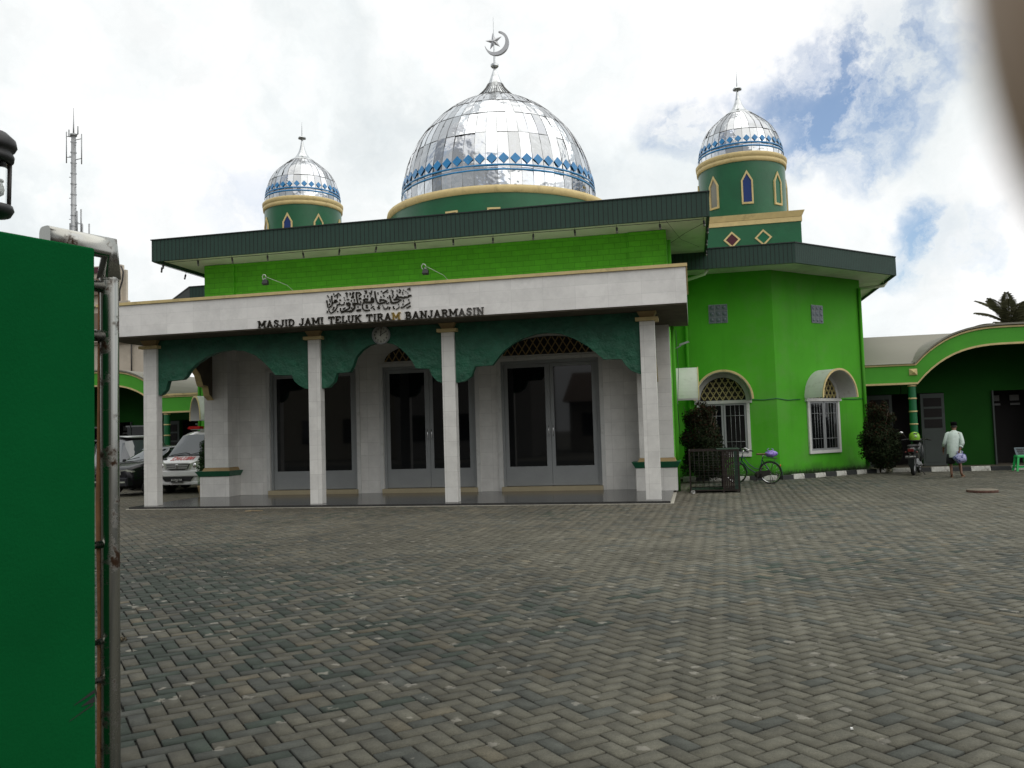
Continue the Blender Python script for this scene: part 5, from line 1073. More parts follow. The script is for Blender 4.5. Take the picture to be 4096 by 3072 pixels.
for s in (-1, 1): 
    b = MB(); b.tube([(-.42, s*.2, .75), (-.52, s*.2, .768)], .014, 8); b.build('grip', 'black', h_)
    b = MB(); b.tube([(-.60, s*.17, .80), (-.50, s*.19, .735)], .004, 5); b.build('brake_lever', 'chrome', h_)
b = MB(); b.tube([st, (-.145, 0, .67)], .011, 8); b.tube([(-.20, -.03, .655), (-.12, -.04, .65), (-.12, .04, .65), (-.20, .03, .655)], .006, 5); b.build('seat_post', 'chrome', bk)
b = MB(); P = [(-.30, .018), (-.26, .022), (-.18, .035), (-.11, .075), (-.05, .085), (-.03, .06)]
vs = []; n = 10
for x, w_ in P: 
    for k in range(n): t = 2*math.pi*k/n; vs.append((x, w_*math.cos(t), .685+.022*math.sin(t)+(.012 if x > -.1 else 0)))
b.add(vs, [(i*n+k, i*n+(k+1) % n, (i+1)*n+(k+1) % n, (i+1)*n+k) for i in range(len(P)-1) for k in range(n)]+[tuple(range(n)), tuple(range(len(vs)-n, len(vs)))], True); b.build('saddle', 'saddle', bk)
for c, a0, a1 in ((hub, -75, 100), (fh, -60, 95)):
    b = MB(); pts = []
    for t in np.linspace(R(a0), R(a1), 18):
        for s in (-1, 0, 1): pts.append((c[0]+(r_+.018-abs(s)*.006)*math.sin(t), s*.024, c[2]+(r_+.018-abs(s)*.006)*math.cos(t)))
    b.add(pts, [(i*3+j, i*3+j+1, (i+1)*3+j+1, (i+1)*3+j) for i in range(17) for j in range(2)], True); b.build('mudguard', 'bike_frame', bk)
b = MB()
for s in (-.05, .05): b.tube([(-.14, s, .60), (.16, s, .585)], .006, 5); b.tube([(.13, s, .585), (0, s, r_)], .005, 5)
for x in (-.08, 0, .08, .15): b.tube([(x, -.05, .598), (x, .05, .598)], .005, 5)
b.build('rear_rack', 'iron', bk)
b = MB(); b.lathe([(.001, -.012), (.085, -.012), (.085, .012), (.001, .012)], (bbk[0], -.05, bbk[2]), 24, axis='y'); b.xz([(bbk[0], bbk[2]+.085), (-.0, r_+.055), (.03, r_), (0, r_-.055), (bbk[0], bbk[2]-.085)], -.062, -.038); b.build('chain_case', 'iron', bk)
b = MB(); b.tube([(bbk[0], -.08, bbk[2]), (bbk[0]-.05, -.085, bbk[2]-.13)], .008, 6); b.box(bbk[0]-.09, bbk[0]-.02, -.16, -.09, bbk[2]-.145, bbk[2]-.125); b.tube([(bbk[0], .06, bbk[2]), (bbk[0]+.05, .07, bbk[2]+.13)], .008, 6); b.box(bbk[0]+.02, bbk[0]+.09, .08, .15, bbk[2]+.125, bbk[2]+.145); b.build('pedals', 'iron', bk)
b = MB(); b.tube([(0, -.05, r_), (.03, -.12, .02), (.06, -.12, .005)], .007, 6); b.tube([(0, .05, r_), (.03, .12, .02), (.06, .12, .005)], .007, 6); b.tube([(.03, -.12, .012), (.03, .12, .012)], .007, 6); b.build('stand', 'iron', bk)
b = MB(); b.lathe([(.001, .0), (.026, .0), (.026, .02), (.001, .024)], (.225, 0, .42), 14, axis='x'); M['orange_lens'] = tint('orange_lens', (.55, .16, .02), .2); b.build('reflector', 'orange_lens', bk)
def plastic_bag(name, lab, c, rad, mt, seed, group=None):
    rg = np.random.default_rng(seed); b = MB(); b.ball((0, 0, 0), 1, 26)
    P = np.array(b.v); d = P/np.linalg.norm(P, axis=1)[:, None]; f = np.ones(len(P))
    for k in range(26):
        q = rg.normal(size=3); q /= np.linalg.norm(q); f += rg.choice([-1, 1])*.07*np.exp(-((d@q)-.75)**2/.02)
    P = d*f[:, None]*np.array(rad); b.v = [tuple(p) for p in P]
    t = thing(name, lab, 'bag', c, 0, group); b.build('sack', mt, t)
    b = MB(); 
    for s in (-1, 1): b.tube([(s*rad[0]*.3, 0, rad[2]*.8), (s*rad[0]*.5, .01, rad[2]*1.25), (s*rad[0]*.15, 0, rad[2]*1.5)], [.018, .011, .004], 6)
    b.build('handles', mt, t); return t
def bag_mat(name, c1, c2, sc_):
    m, t, b = new_mat(name); co = t.nodes.new('ShaderNodeTexCoord'); n = nd(t, 'ShaderNodeTexVoronoi', i_Scale=sc_); t.links.new(co.outputs['Object'], n.inputs['Vector'])
    mr = nd(t, 'ShaderNodeMapRange'); t.links.new(n.outputs['Distance'], mr.inputs[0]); mr.inputs['From Min'].default_value = .25; mr.inputs['From Max'].default_value = .5
    t.links.new(mixc(t, c1, c2, mr.outputs[0]), b.inputs['Base Color']); b.inputs['Roughness'].default_value = .3; return m
M['purple_bag'] = bag_mat('purple_plastic', (.12, .06, .42), (.30, .22, .60), 26); M['blue_bag'] = bag_mat('blue_striped_plastic', (.03, .045, .20), (.30, .31, .50), 19)
plastic_bag('plastic_bag', 'purple plastic bag sitting on the rear rack of the bicycle', (1.70, 20.16, .69), (.135, .10, .085), 'purple_bag', 3)

# ================================================================== motorcycle, seen from behind
mc = thing('motorcycle', 'dark motorcycle parked with its tail to the camera by the green column', 'motorcycle', (5.27, 22.40, 0), R(-20)); mc.scale = (1.06, 1.06, 1.06)
M['moto'] = mat('motorcycle_plastic', (.018, .022, .022), .28, var=.2); M['red_lens'] = tint('red_lens', (.12, .012, .01), .15)
wheel(mc, (0, .0, .25), .25, .042, 'x', spokes=6, rimc='galv'); wheel(mc, (0, 1.08, .25), .25, .034, 'x', spokes=6, rimc='galv')
def loft(stations, n=14, p=2.4):
    b = MB(); vs = []
    for y, xc, zc, wx, wz in stations:
        for k in range(n):
            t = 2*math.pi*k/n; c, s = math.cos(t), math.sin(t); vs.append((xc+wx*abs(c)**(2/p)*math.copysign(1, c), y, zc+wz*abs(s)**(2/p)*math.copysign(1, s)))
    b.add(vs, [(i*n+k, i*n+(k+1) % n, (i+1)*n+(k+1) % n, (i+1)*n+k) for i in range(len(stations)-1) for k in range(n)]+[tuple(range(n-1, -1, -1)), tuple(range(len(vs)-n, len(vs)))], True); return b
loft([(-.26, 0, .60, .03, .03), (-.18, 0, .60, .085, .07), (.0, 0, .585, .115, .09), (.3, 0, .54, .12, .10), (.5, 0, .46, .10, .11), (.7, 0, .45, .09, .10), (.85, 0, .62, .12, .14), (.95, 0, .72, .10, .10)]).build('body', 'moto', mc)
loft([(-.20, 0, .675, .04, .012), (-.1, 0, .69, .10, .03), (.2, 0, .685, .12, .035), (.45, 0, .655, .11, .03), (.55, 0, .64, .05, .015)]).build('seat', 'rubber', mc)
b = MB(); b.box(-.07, .07, -.285, -.26, .56, .63, top=(-.01, 0)); bevel(b.build('tail_light', 'red_lens', mc), .008)
loft([(.86, 0, .40, .10, .14), (.90, 0, .50, .15, .22), (.97, 0, .60, .14, .2)]).build('leg_shield', 'moto', mc)
b = MB(); b.xz([(-.075, .50), (.075, .50), (.06, .30), (.03, .22), (-.03, .22), (-.06, .30)], -.25, -.235); b.move(Matrix.Rotation(R(12), 4, 'X') @ Matrix.Translation((0, .02, 0))); b.build('rear_fender', 'moto', mc)
b = MB(); b.box(-.125, .125, -.33, -.322, .40, .485); pl = b.build('number_plate', 'black', mc)
tb = text_mb('DK 3888 FB', .042, lambda x, y, z: (x, -.3325-z, .45+y), .002, bold=.001)
tb.build('plate_digits', 'white', pl)
b = MB()
for s in (-.05, .05): b.tube([(s, 1.08, .25), (s, .95, .62)], .018, 8)
b.build('fork', 'galv', mc)
b = MB(); b.tube([(-.30, .78, .80), (-.16, .90, .83), (0, .93, .80), (.16, .90, .83), (.30, .78, .80)], .012, 8); hb = b.build('handlebar', 'iron', mc)
for s in (-1, 1): 
    b = MB(); b.tube([(s*.22, .85, .82), (s*.33, .76, .80)], .019, 8); b.build('grip', 'rubber', hb)
    if s > 0: continue
    b = MB(); b.tube([(s*.2, .87, .83), (s*.26, .84, .93), (s*.31, .83, .97)], .006, 6); b.ball((s*.33, .825, .985), .06, 12, (1, .22, .62)); b.build('mirror', 'iron', mc)
    b = MB(); b.ball((s*.33, .812, .985), .052, 12, (1, .16, .6)); b.build('mirror_glass', 'chrome', mc)
loft([(.86, 0, .80, .10, .05), (.95, 0, .80, .13, .06), (1.03, 0, .78, .05, .03)]).build('headlight_cowl', 'moto', mc)
b = MB(); b.tube([(.12, .40, .22), (.15, .1, .24), (.16, -.25, .30)], [.02, .04, .045], 12); b.build('exhaust', 'galv', mc)
b = MB(); b.box(-.09, .09, .25, .6, .18, .38, top=(-.02, -.03)); bevel(b.build('engine', 'galv', mc), .02)
b = MB(); b.tube([(-.24, .25, .24), (.24, .25, .24)], .012, 6); b.tube([(.12, .1, .2), (.24, .0, .02)], .01, 6); b.build('footrests', 'iron', mc)
for s in (-1, 1):
    b = MB(); b.ball((s*.12, -.2, .55), .024, 10, (1, .8, .8)); b.build('indicator', 'red_lens', mc)
M['helmet'] = mat('lime_helmet', (.20, .42, .03), .25, var=.1); hl = thing('helmet', 'lime green open-face helmet hanging on the motorcycle handlebar', 'helmet', (5.53, 23.2, .93))
b = MB(); b.lathe([(.001, .135), (.06, .125), (.105, .085), (.128, .03), (.130, -.03), (.122, -.08)], (0, 0, 0), 28); b.build('shell', 'helmet', hl)
b = MB(); b.lathe([(.124, -.078), (.131, -.076), (.131, -.10), (.12, -.105), (.11, -.10)], (0, 0, 0), 28); b.build('trim', 'rubber', hl)
b = MB(); b.lathe([(.119, -.02), (.119, -.10)], (0, 0, 0), 28); b.build('liner', 'void', hl)
b = MB(); b.ribbon([(-.05, .085), (0, .097), (.05, .085)], .022, lambda a, c, d: (a, -math.sqrt(max(0, .134**2-a*a-c*c*.55))+d, c), -.004, .002); b.build('vent', 'black', hl)
b = MB(); b.lathe([(.001, -.002), (.026, -.002), (.026, .003), (.001, .003)], (0, -.131, .02), 18, axis='y'); b.build('badge', 'white', hl)
b = MB(); b.lathe([(.006, -.006), (.012, -.006), (.012, -.003), (.006, -.003)], (0, -.131, .02), 14, axis='y'); b.build('badge_ring', 'helmet', hl)

# ================================================================== man walking away
def skin(name, verts, edges, radii, mt, parent, lv=2):
    me = bpy.data.meshes.new(name); me.from_pydata(verts, edges, []); me.update(); o = bpy.data.objects.new(name, me); sc.collection.objects.link(o)
    if parent is not None: o.parent = parent
    md = o.modifiers.new('skin', 'SKIN'); md.use_smooth_shade = True
    for i, r in enumerate(radii): me.skin_vertices[0].data[i].radius = (r, r) if not isinstance(r, tuple) else r
    me.skin_vertices[0].data[0].use_root = True
    s = o.modifiers.new('sub', 'SUBSURF'); s.levels = s.render_levels = lv; me.materials.append(M[mt]); return o
mn = thing('person', 'elderly man in a pale shirt and black cap walking away, bag held behind his back', 'person', (5.93, 21.35, 0), R(-14)); mn.scale = (.94, 1, 1.02)
V = [(0, 0, .60), (0, .02, .72), (.01, .08, .88), (.02, .15, 1.00), (.03, .20, 1.045), (.035, .235, 1.10), (.035, .25, 1.16), (.035, .26, 1.215),
     (-.085, .0, .585), (-.09, .03, .33), (-.085, -.05, .06), (-.085, .06, .025),
     (.085, .0, .585), (.115, .14, .34), (.135, .02, .07), (.16, .12, .03),
     (-.125, .13, .985), (-.20, .05, .79), (-.235, .13, .64), (-.235, .17, .58),
     (.145, .13, .985), (.205, -.02, .79), (.12, -.115, .63), (.10, -.13, .585)]
E_ = [(0, 1), (1, 2), (2, 3), (3, 4), (4, 5), (5, 6), (6, 7), (0, 8), (8, 9), (9, 10), (10, 11), (0, 12), (12, 13), (13, 14), (14, 15), (3, 16), (16, 17), (17, 18), (18, 19), (3, 20), (20, 21), (21, 22), (22, 23)]
Rr = [.095, .09, .10, .085, .042, .055, .066, .045, .07, .046, .027, .022, .07, .046, .027, .022, .045, .034, .026, .02, .045, .034, .026, .02]
# fingers rooted in the palms
def hand(i0, base, dirv, side):
    global V, E_, Rr
    d = Vector(dirv).normalized(); s = Vector(side).normalized()
    for k, (off, ln_) in enumerate(((-.018, .042), (-.006, .048), (.006, .046), (.018, .038))):
        p0 = Vector(base)+s*off; p1 = p0+d*ln_*.55; p2 = p1+(d*.5+s.cross(d)*.7)*ln_*.6
        n0 = len(V); V += [tuple(p0), tuple(p1), tuple(p2)]; E_ += [(i0, n0), (n0, n0+1), (n0+1, n0+2)]; Rr += [.008, .0072, .006]
    p0 = Vector(base)-s*.026-d*.015; n0 = len(V); V += [tuple(p0), tuple(p0+(d*.6-s*.8)*.022), tuple(p0+(d*.9-s*.5)*.04)]; E_ += [(i0, n0), (n0, n0+1), (n0+1, n0+2)]; Rr += [.009, .008, .0065]
hand(19, (-.235, .185, .555), (0, .2, -1), (0, 1, 0)); hand(23, (.095, -.137, .56), (-.1, -.2, -1), (1, 0, 0))
skin('body', V, E_, Rr, 'skin', mn)
b = MB(); b.ball((.035, .262, 1.165), .068, 18, (.86, 1.05, 1.15))
b.ball((.035, .335, 1.155), .014, 8); b.ball((-.028, .255, 1.155), .017, 8, (.5, 1, 1.3)); b.ball((.098, .255, 1.155), .017, 8, (.5, 1, 1.3)); b.build('head', 'skin', mn)
M['hair'] = mat('grey_black_hair', (.03, .028, .026), .8, var=.4, scale=60)
b = MB(); b.ball((.035, .247, 1.175), .072, 16, (.86, .98, 1.08)); b.build('hair', 'hair', mn)
b = MB(); b.lathe([(.066, 1.195), (.073, 1.195), (.070, 1.265), (.02, 1.275), (.001, 1.272)], (.035, .247, 0), 24); M['cap'] = mat('black_cap', (.004, .004, .005), 1., spec=.05); b.build('cap', 'cap', mn)
M['shirt'] = mat('pale_shirt', (.44, .52, .48), .8, var=.07, scale=14, bump=.6, bscale=16)
def rings(name, st, mt, parent, n=26, wr=.0, seed=1, closed=True, solid=.006):
    rg = np.random.default_rng(seed); ph = rg.uniform(0, 6.28, 6); vs = []
    for j, (c, rx, ry) in enumerate(st):
        for k in range(n):
            t = 2*math.pi*k/n; f = 1+wr*(math.sin(5*t+ph[0]+j*.25)+.6*math.sin(9*t+ph[1]-j*.3))*(j/len(st) if closed else 1); vs.append((c[0]+rx*f*math.cos(t), c[1]+ry*f*math.sin(t), c[2]))
    b = MB(); b.add(vs, [(i*n+k, i*n+(k+1) % n, (i+1)*n+(k+1) % n, (i+1)*n+k) for i in range(len(st)-1) for k in range(n)], True)
    o = b.build(name, mt, parent); sd = o.modifiers.new('cloth', 'SOLIDIFY'); sd.thickness = solid; return o
rings('shirt', [((.028, .195, 1.075), .040, .045), ((.025, .18, 1.055), .060, .055), ((.018, .15, 1.035), .105, .080), ((.012, .13, .985), .140, .100), ((.01, .10, .92), .142, .110), ((.0, .07, .84), .138, .115), ((-.005, .04, .75), .138, .120), ((.0, .01, .65), .145, .125), ((.005, .0, .56), .155, .135), ((.015, .0, .49), .165, .142), ((.02, .0, .455), .172, .148)], 'shirt', mn, wr=.05)
def sleeve(p, rr, name='sleeve', mt='shirt'):
    b = MB(); b.tube(p, rr, 14, cap=False); o = b.build(name, mt, mn); sd = o.modifiers.new('cloth', 'SOLIDIFY'); sd.thickness = .005; return o
sleeve([(-.08, .135, 1.01), (-.128, .125, .985), (-.165, .08, .88), (-.20, .05, .79), (-.225, .10, .71)], [.045, .052, .047, .044, .038]); sleeve([(.10, .135, 1.01), (.152, .125, .985), (.182, .06, .88), (.195, -.02, .79), (.155, -.075, .70)], [.045, .054, .050, .048, .042])
b = MB(); b.tube([(.16, -.07, .71), (.148, -.085, .685)], [.047, .045], 14); b.build('cuff', 'shirt', mn)
M['shorts'] = mat('black_shorts', (.008, .009, .013), .85)
rings('shorts', [((0, .0, .60), .13, .10), ((-.05, .005, .52), .11, .10), ((-.09, .015, .42), .092, .09), ((-.093, .02, .315), .095, .088)], 'shorts', mn, seed=2, wr=.03)
rings('shorts_leg', [((.02, .0, .60), .11, .10), ((.05, .02, .52), .11, .10), ((.105, .08, .42), .095, .09), ((.12, .13, .345), .095, .09)], 'shorts', mn, seed=3, wr=.03)
M['sandal'] = mat('sandal_sole', (.20, .12, .07), .7)
for fx, fy, fz, rz_, tl in ((-.085, .02, 0, 4, 0), (.165, .09, .012, -22, 10)):
    b = MB(); P = [(0.038*math.cos(t)*(1+.12*math.sin(t)), .105*math.sin(t)) for t in np.linspace(0, 2*math.pi, 20, endpoint=False)]; b.xy(P, 0, .016); b.tube([(-.034, .0, .012), (0, .03, .05), (.034, .0, .012)], .008, 6); b.tube([(0, .03, .05), (0, .075, .012)], .006, 6)
    b.move(Matrix.Translation((fx, fy, fz)) @ Matrix.Rotation(R(rz_), 4, 'Z') @ Matrix.Rotation(R(tl), 4, 'X')); b.build('sandal', 'sandal', mn)
plastic_bag('plastic_bag', 'blue and white plastic bag held behind the walking man', (6.00, 21.17, .46), (.125, .09, .115), 'blue_bag', 8)

# ================================================================== stool and card, manhole, litter
M['stool'] = mat('green_plastic', (.02, .42, .10), .35, var=.08)
sx_, sy_ = 8.06, 23.45
st_ = thing('plastic_stool', 'bright green plastic stool at the right edge before the annex', 'stool', (sx_, sy_, 0))
b = MB(); b.box(-.125, .125, -.125, .125, .375, .40, top=(-.008, -.008)); b.box(-.13, .13, -.13, .13, .34, .374, top=(-.004, -.004)); bevel(b.build('seat', 'stool', st_), .008)
for a in (-1, 1):
    for c in (-1, 1):
        b = MB(); b.add([(a*x, c*y, z) for x, y, z in ((.175, .175, 0), (.13, .175, 0), (.13, .13, 0), (.175, .13, 0), (.122, .122, .345), (.075, .122, .345), (.075, .075, .345), (.122, .075, .345))], [(0, 1, 2, 3), (4, 5, 6, 7), (0, 1, 5, 4), (1, 2, 6, 5), (2, 3, 7, 6), (3, 0, 4, 7)]); b.build('leg', 'stool', st_)
b = MB()
for s in (-1, 1): b.box(-.13, .13, s*.15-.008, s*.15+.008, .085, .12); b.box(s*.15-.008, s*.15+.008, -.13, .13, .085, .12)
b.build('stretcher', 'stool', st_)
sg = thing('price_card', 'dark card with pale lettering leaning on the green stool', 'sign', (sx_-.02, sy_, .40))
M['card'] = tint('card_pale', (.12, .16, .18), .6)
b = MB(); b.add([(-.10, -.03, 0), (.16, -.03, 0), (.16, .02, .19), (-.12, .02, .19), (-.10, -.022, 0), (.16, -.022, 0), (.16, .028, .19), (-.12, .028, .19)], [(0, 1, 2, 3), (7, 6, 5, 4), (0, 4, 5, 1), (3, 2, 6, 7), (0, 3, 7, 4), (1, 5, 6, 2)]); b.build('board', 'card', sg)
for tx, z0, s_ in (('PREMIUM', .145, .05), ('BERSIH', .095, .055), ('2000', .04, .07)):
    y_ = lambda z: -.03+.05*z/.19; tb = text_mb(tx, s_, lambda x, y, z: (.02+x, y_(z0+y)-.003-z, z0+y), .002, bold=.002); tb.build('lettering', 'black', sg)
mh = thing('manhole_cover', 'round concrete manhole cover lying proud of the paving at the right', 'manhole cover', (5.19, 17.1, 0))
M['concrete'] = mat('worn_concrete', (.14, .12, .09), .9, var=.25, scale=6, bump=.8, bscale=30); M['concrete_edge'] = mat('chipped_concrete_edge', (.11, .055, .04), .95, var=.45, scale=25, bump=2, bscale=25)
b = MB(); b.lathe([(.001, .052), (.255, .050), (.262, .044)], (0, 0, 0), 40); b.build('slab', 'concrete', mh); b = MB(); b.lathe([(.262, .043), (.268, .03), (.262, .0)], (0, 0, 0), 40); b.build('rim', 'concrete_edge', mh)
b = MB(); p = on_z(1010, 2043, .01); b.box(-.16, .16, -.02, .02, 0, .012, top=(-.03, -.008)); b.box(-.02, .22, -.035, -.015, .004, .012); b.move(Matrix.Translation((p[0], p[1], .003)) @ Matrix.Rotation(R(4), 4, 'Z')); M['wood'] = mat('split_wood', (.30, .22, .12), .8); tag(b.build('wood_scrap', 'wood'), 'splintered piece of pale wood lying in front of the porch step', 'wood scrap')
p = on_z(487, 2568, 0); lf = thing('crumpled_leaf', 'crumpled dry leaf on the paving beside the steel gate post', 'leaf', (p[0]-.01, p[1], .004))
M['dry_leaf'] = leaf_mat('dry_leaf', (.09, .075, .05)); leaves('blade', 'dry_leaf', lf, [((0, 0, .012), (.05, .035, .010)), ((-.05, .03, .01), (.03, .02, .01))], 70, .03, 12, lambda P, d, r: np.ones((len(P), 3))*r.uniform(.4, 2.6, len(P))[:, None])
b = MB(); p = on_z(3407, 2917, .002); b.box(-.006, .006, -.008, .008, 0, .006, top=(-.001, -.001)); b.move(Matrix.Translation((p[0], p[1], .003))); tag(b.build('paper_scrap', 'white'), 'tiny white scrap of paper on the pavers at lower right', 'paper scrap')

# ================================================================== vehicles
M['car_white'] = mat('white_car_paint', (.62, .62, .62), .25, var=.03, coat=.6); M['car_black'] = mat('black_car_paint', (.005, .005, .007), .22, var=.1, spec=.3); M['car_dark'] = mat('dark_van_paint', (.02, .02, .022), .25, coat=.5)
M['lamp_lens'] = tint('headlight_lens', (.40, .42, .36), .08); M['car_glass'] = tint('car_glass', (.035, .045, .05), .04); M['car_glass'].node_tree.nodes['Principled BSDF'].inputs['Specular IOR Level'].default_value = 1.0; M['silver'] = mat('silver_trim', (.45, .46, .46), .3, metal=.6); M['red_lamp'] = tint('red_lamp', (.35, .012, .012), .2); M['red_letter'] = tint('red_letter', (.45, .02, .02), .5)
def vehicle(kind, lab, cat, loc, rz, paint, W_, st, glass_from, glass_to, wy, wr, roofpaint=None):
    """st: list of (y, z_sill, z_belt, z_top, half width belt, half width top); front at y = 0, tail at +y"""
    t = thing(kind, lab, cat, loc, rz)
    def S(y, k):
        ys = [s[0] for s in st]; i = max(0, min(len(st)-2, int(np.searchsorted(ys, y))-1)); a, c = st[i], st[i+1]; f = (y-a[0])/(c[0]-a[0]); q = [a[j]+(c[j]-a[j])*f for j in range(6)]
        _, zs, zb, zt, wb, wt = q
        prof = [(0, zs), (wb*.90, zs), (wb*.98, zs+(zb-zs)*.25), (wb*1.0, zs+(zb-zs)*.6), (wb*.965, zb), (wt+(wb*.965-wt)*.06, zt-(zt-zb)*.14), (wt*.90, zt-(zt-zb)*.03-.004), (wt*.5, zt+.006), (0, zt+.008)]
        return prof[k]
    ys = sorted(set([s[0] for s in st]+[a+(c-a)*f for (a, *_), (c, *_) in zip(st[:-1], st[1:]) for f in (.33, .66)])); K = 9
    body, glass = MB(), MB()
    for side in (-1, 1):
        vs = [(side*S(y, k)[0], y, S(y, k)[1]) for y in ys for k in range(K)]
        fb, fg = [], []
        for i in range(len(ys)-1):
            for k in range(K-1):
                f = (i*K+k, i*K+k+1, (i+1)*K+k+1, (i+1)*K+k); ym = (ys[i]+ys[i+1])/2
                isg = (k == 4 and glass_from[1] < ym < glass_to) or (k >= 5 and glass_from[0] < ym < glass_from[1])
                if (k >= 5 and glass_from[0] < ym < glass_from[1]): isg = True
                (fg if isg else fb).append(f)
        body.add(vs, fb, True); glass.add(vs, fg, True)
        body.f.append(tuple(len(body.v)-len(vs)+k for k in range(K))); body.sm.append(False); body.f.append(tuple(len(body.v)-K+k for k in range(K))); body.sm.append(False)
    import bmesh
    def bw(mb, nm, mt):
        o = mb.build(nm, mt, t); bm = bmesh.new(); bm.from_mesh(o.data); bmesh.ops.remove_doubles(bm, verts=bm.verts, dist=.0005)
        loose = [v for v in bm.verts if not v.link_faces]; bmesh.ops.delete(bm, geom=loose, context='VERTS'); bmesh.ops.recalc_face_normals(bm, faces=bm.faces); bm.to_mesh(o.data); bm.free(); return o
    bw(body, 'body', paint); bw(glass, 'windows', 'car_glass')
    for y in wy:
        for s in (-1, 1): wheel(t, (s*(W_/2-.08), y, wr), wr, .085, 'x', spokes=5, rimc='silver')
    return t
# ambulance
am = vehicle('ambulance', 'white ambulance van with red light bar parked behind the porch column', 'ambulance', (0, 0, 0), 0, 'car_white', 1.48,
    [(0, .30, .62, .72, .62, .50), (.08, .26, .70, .84, .70, .62), (.30, .24, .80, .93, .735, .66), (.50, .24, .90, .99, .74, .66), (1.10, .24, .95, 1.56, .74, .60), (1.5, .24, .96, 1.66, .74, .60), (2.6, .24, .96, 1.68, .74, .60), (3.5, .24, .96, 1.64, .73, .59), (3.72, .30, .94, 1.5, .70, .55)], (.50, 1.10), 3.3, (.62, 2.95), .27)
pm = on_y(712, 1862, 19.75); am.location = (pm[0]+.0, 19.75, 0); am.rotation_euler = (0, 0, R(4)); am.scale = (.88, 1, 1)
b = MB(); b.box(-.40, .40, 1.28, 1.46, 1.70, 1.72); b.box(-.10, .10, 1.3, 1.44, 1.665, 1.70); lb = b.build('light_bar', 'silver', am)
for s in (-1, 1):
    b = MB(); b.xz([(s*.08, 1.722), (s*.46, 1.722), (s*.50, 1.75), (s*.44, 1.80), (s*.08, 1.80)], 1.26, 1.48); b.build('beacon', 'red_lamp', lb)
def on_nose(o, mt, n, mb): return mb.build(n, mt, o)
for s in (-1, 1):
    b = MB(); q = [(s*.36, .66), (s*.40, .80), (s*.58, .86), (s*.68, .84), (s*.69, .70), (s*.60, .635)]
    b.prism(q, lambda a, c: (a, -.02+(abs(a)-.3)**2*.75+.0, c), lambda a, c: (a, .22, c)); h = b.build('headlight', 'lamp_lens', am)
    b = MB(); b.lathe([(.001, -.006), (.058, -.006), (.068, .004), (.068, .03)], (s*.53, .005, .745), 18, axis='y'); b.build('reflector', 'chrome', h)
    b = MB(); b.ball((s*.64, .03, .34), .045, 10, (1, .5, 1)); b.build('fog_lamp', 'lamp_lens', am)
    b = MB(); b.ball((s*.86, .66, 1.03), .10, 12, (.9, .5, .75)); b.tube([(s*.70, .70, .98), (s*.82, .68, 1.0)], .02, 6); b.build('mirror', 'car_white', am)
b = MB(); b.xz([(-.36, .80), (.36, .80), (.33, .67), (.22, .64), (-.22, .64), (-.33, .67)], -.035, .1); g_ = b.build('grille', 'black', am)
b = MB()
for z, w_ in ((.80, .37), (.745, .35), (.69, .33)): b.box(-w_, w_, -.06, -.034, z-.018, z+.018)
b.build('grille_bars', 'silver', g_)
b = MB(); b.lathe([(.045, -.012), (.055, -.012), (.055, .0), (.045, .0)], (0, -.065, .735), 20, axis='y'); b.ribbon([(-.018, .705), (-.018, .762), (.022, .762), (.0, .735)], .013, FN, -.078, -.065); b.build('emblem', 'chrome', g_)
b = MB(); b.box(-.69, .69, -.05, .16, .46, .62, top=(-.02, -.01)); b.box(-.66, .66, -.02, .16, .24, .34); bevel(b.build('bumper', 'car_white', am), .03)
b = MB(); b.xz([(-.50, .455), (.50, .455), (.40, .345), (-.40, .345)], -.045, .1); b.build('air_intake', 'black', am)
b = MB(); b.box(-.19, .19, -.075, -.06, .31, .42); pl = b.build('number_plate', 'black', am)
text_mb('B 1722 TVI', .075, lambda x, y, z: (x, -.078-z, .372+y), .002, bold=.001).build('plate_digits', 'white', pl); text_mb('07-18', .03, lambda x, y, z: (x, -.078-z, .328+y), .002).build('plate_digits', 'white', pl)
def hood(x, y): 
    yy = .12+.30*(y+.055)/.11; z = np.interp(yy, [.08, .30, .50], [.84, .93, .99])+.014; return yy, z
text_mb('AMBULANCE', .125, lambda x, y, z: (-x, hood(x, y)[0], hood(x, y)[1]+z), .004, bold=.001).build('lettering', 'red_letter', am)
b = MB(); b.tube([(-.55, .50, 1.02), (-.1, .55, 1.08), (.05, .53, 1.05)], .010, 5); b.tube([(.05, .50, 1.02), (.5, .56, 1.10), (.62, .60, 1.16)], .010, 5); b.box(-.62, .62, .47, .52, .985, 1.01); b.build('wipers', 'black', am)
# black saloon
bc = vehicle('parked_car', 'black saloon car parked left of the white ambulance', 'car', (0, 0, 0), 0, 'car_black', 1.5,
    [(0, .30, .58, .66, .60, .50), (.10, .22, .64, .75, .70, .60), (.5, .20, .74, .85, .745, .64), (.95, .20, .80, .90, .75, .62), (1.48, .20, .82, 1.24, .75, .53), (2.0, .20, .82, 1.28, .75, .53), (2.7, .20, .82, 1.20, .74, .52), (3.2, .22, .80, .92, .73, .6), (3.9, .28, .76, .86, .66, .5)], (.95, 1.48), 3.0, (.68, 3.1), .27)
pc = on_z(500, 1985, 0); bc.location = (pc[0]-.33, pc[1]-.15, 0); bc.rotation_euler = (0, 0, R(-14))
for s in (-1, 1):
    b = MB(); q = [(s*.30, .56), (s*.30, .68), (s*.56, .70), (s*.70, .655), (s*.66, .57)]; b.prism(q, lambda a, c: (a, -.03+max(0, abs(a)-.35)**2*1.2, c), lambda a, c: (a, .2, c)); h = b.build('headlight', 'lamp_lens', bc)
    b = MB(); b.xz([(s*.38, .36), (s*.60, .36), (s*.60, .40), (s*.40, .40)], -.045, .05); b.build('fog_lamp', 'lamp_lens', bc)
    b = MB(); b.ball((s*.80, 1.08, .90), .08, 12, (.9, .5, .7)); b.build('mirror', 'car_black', bc)
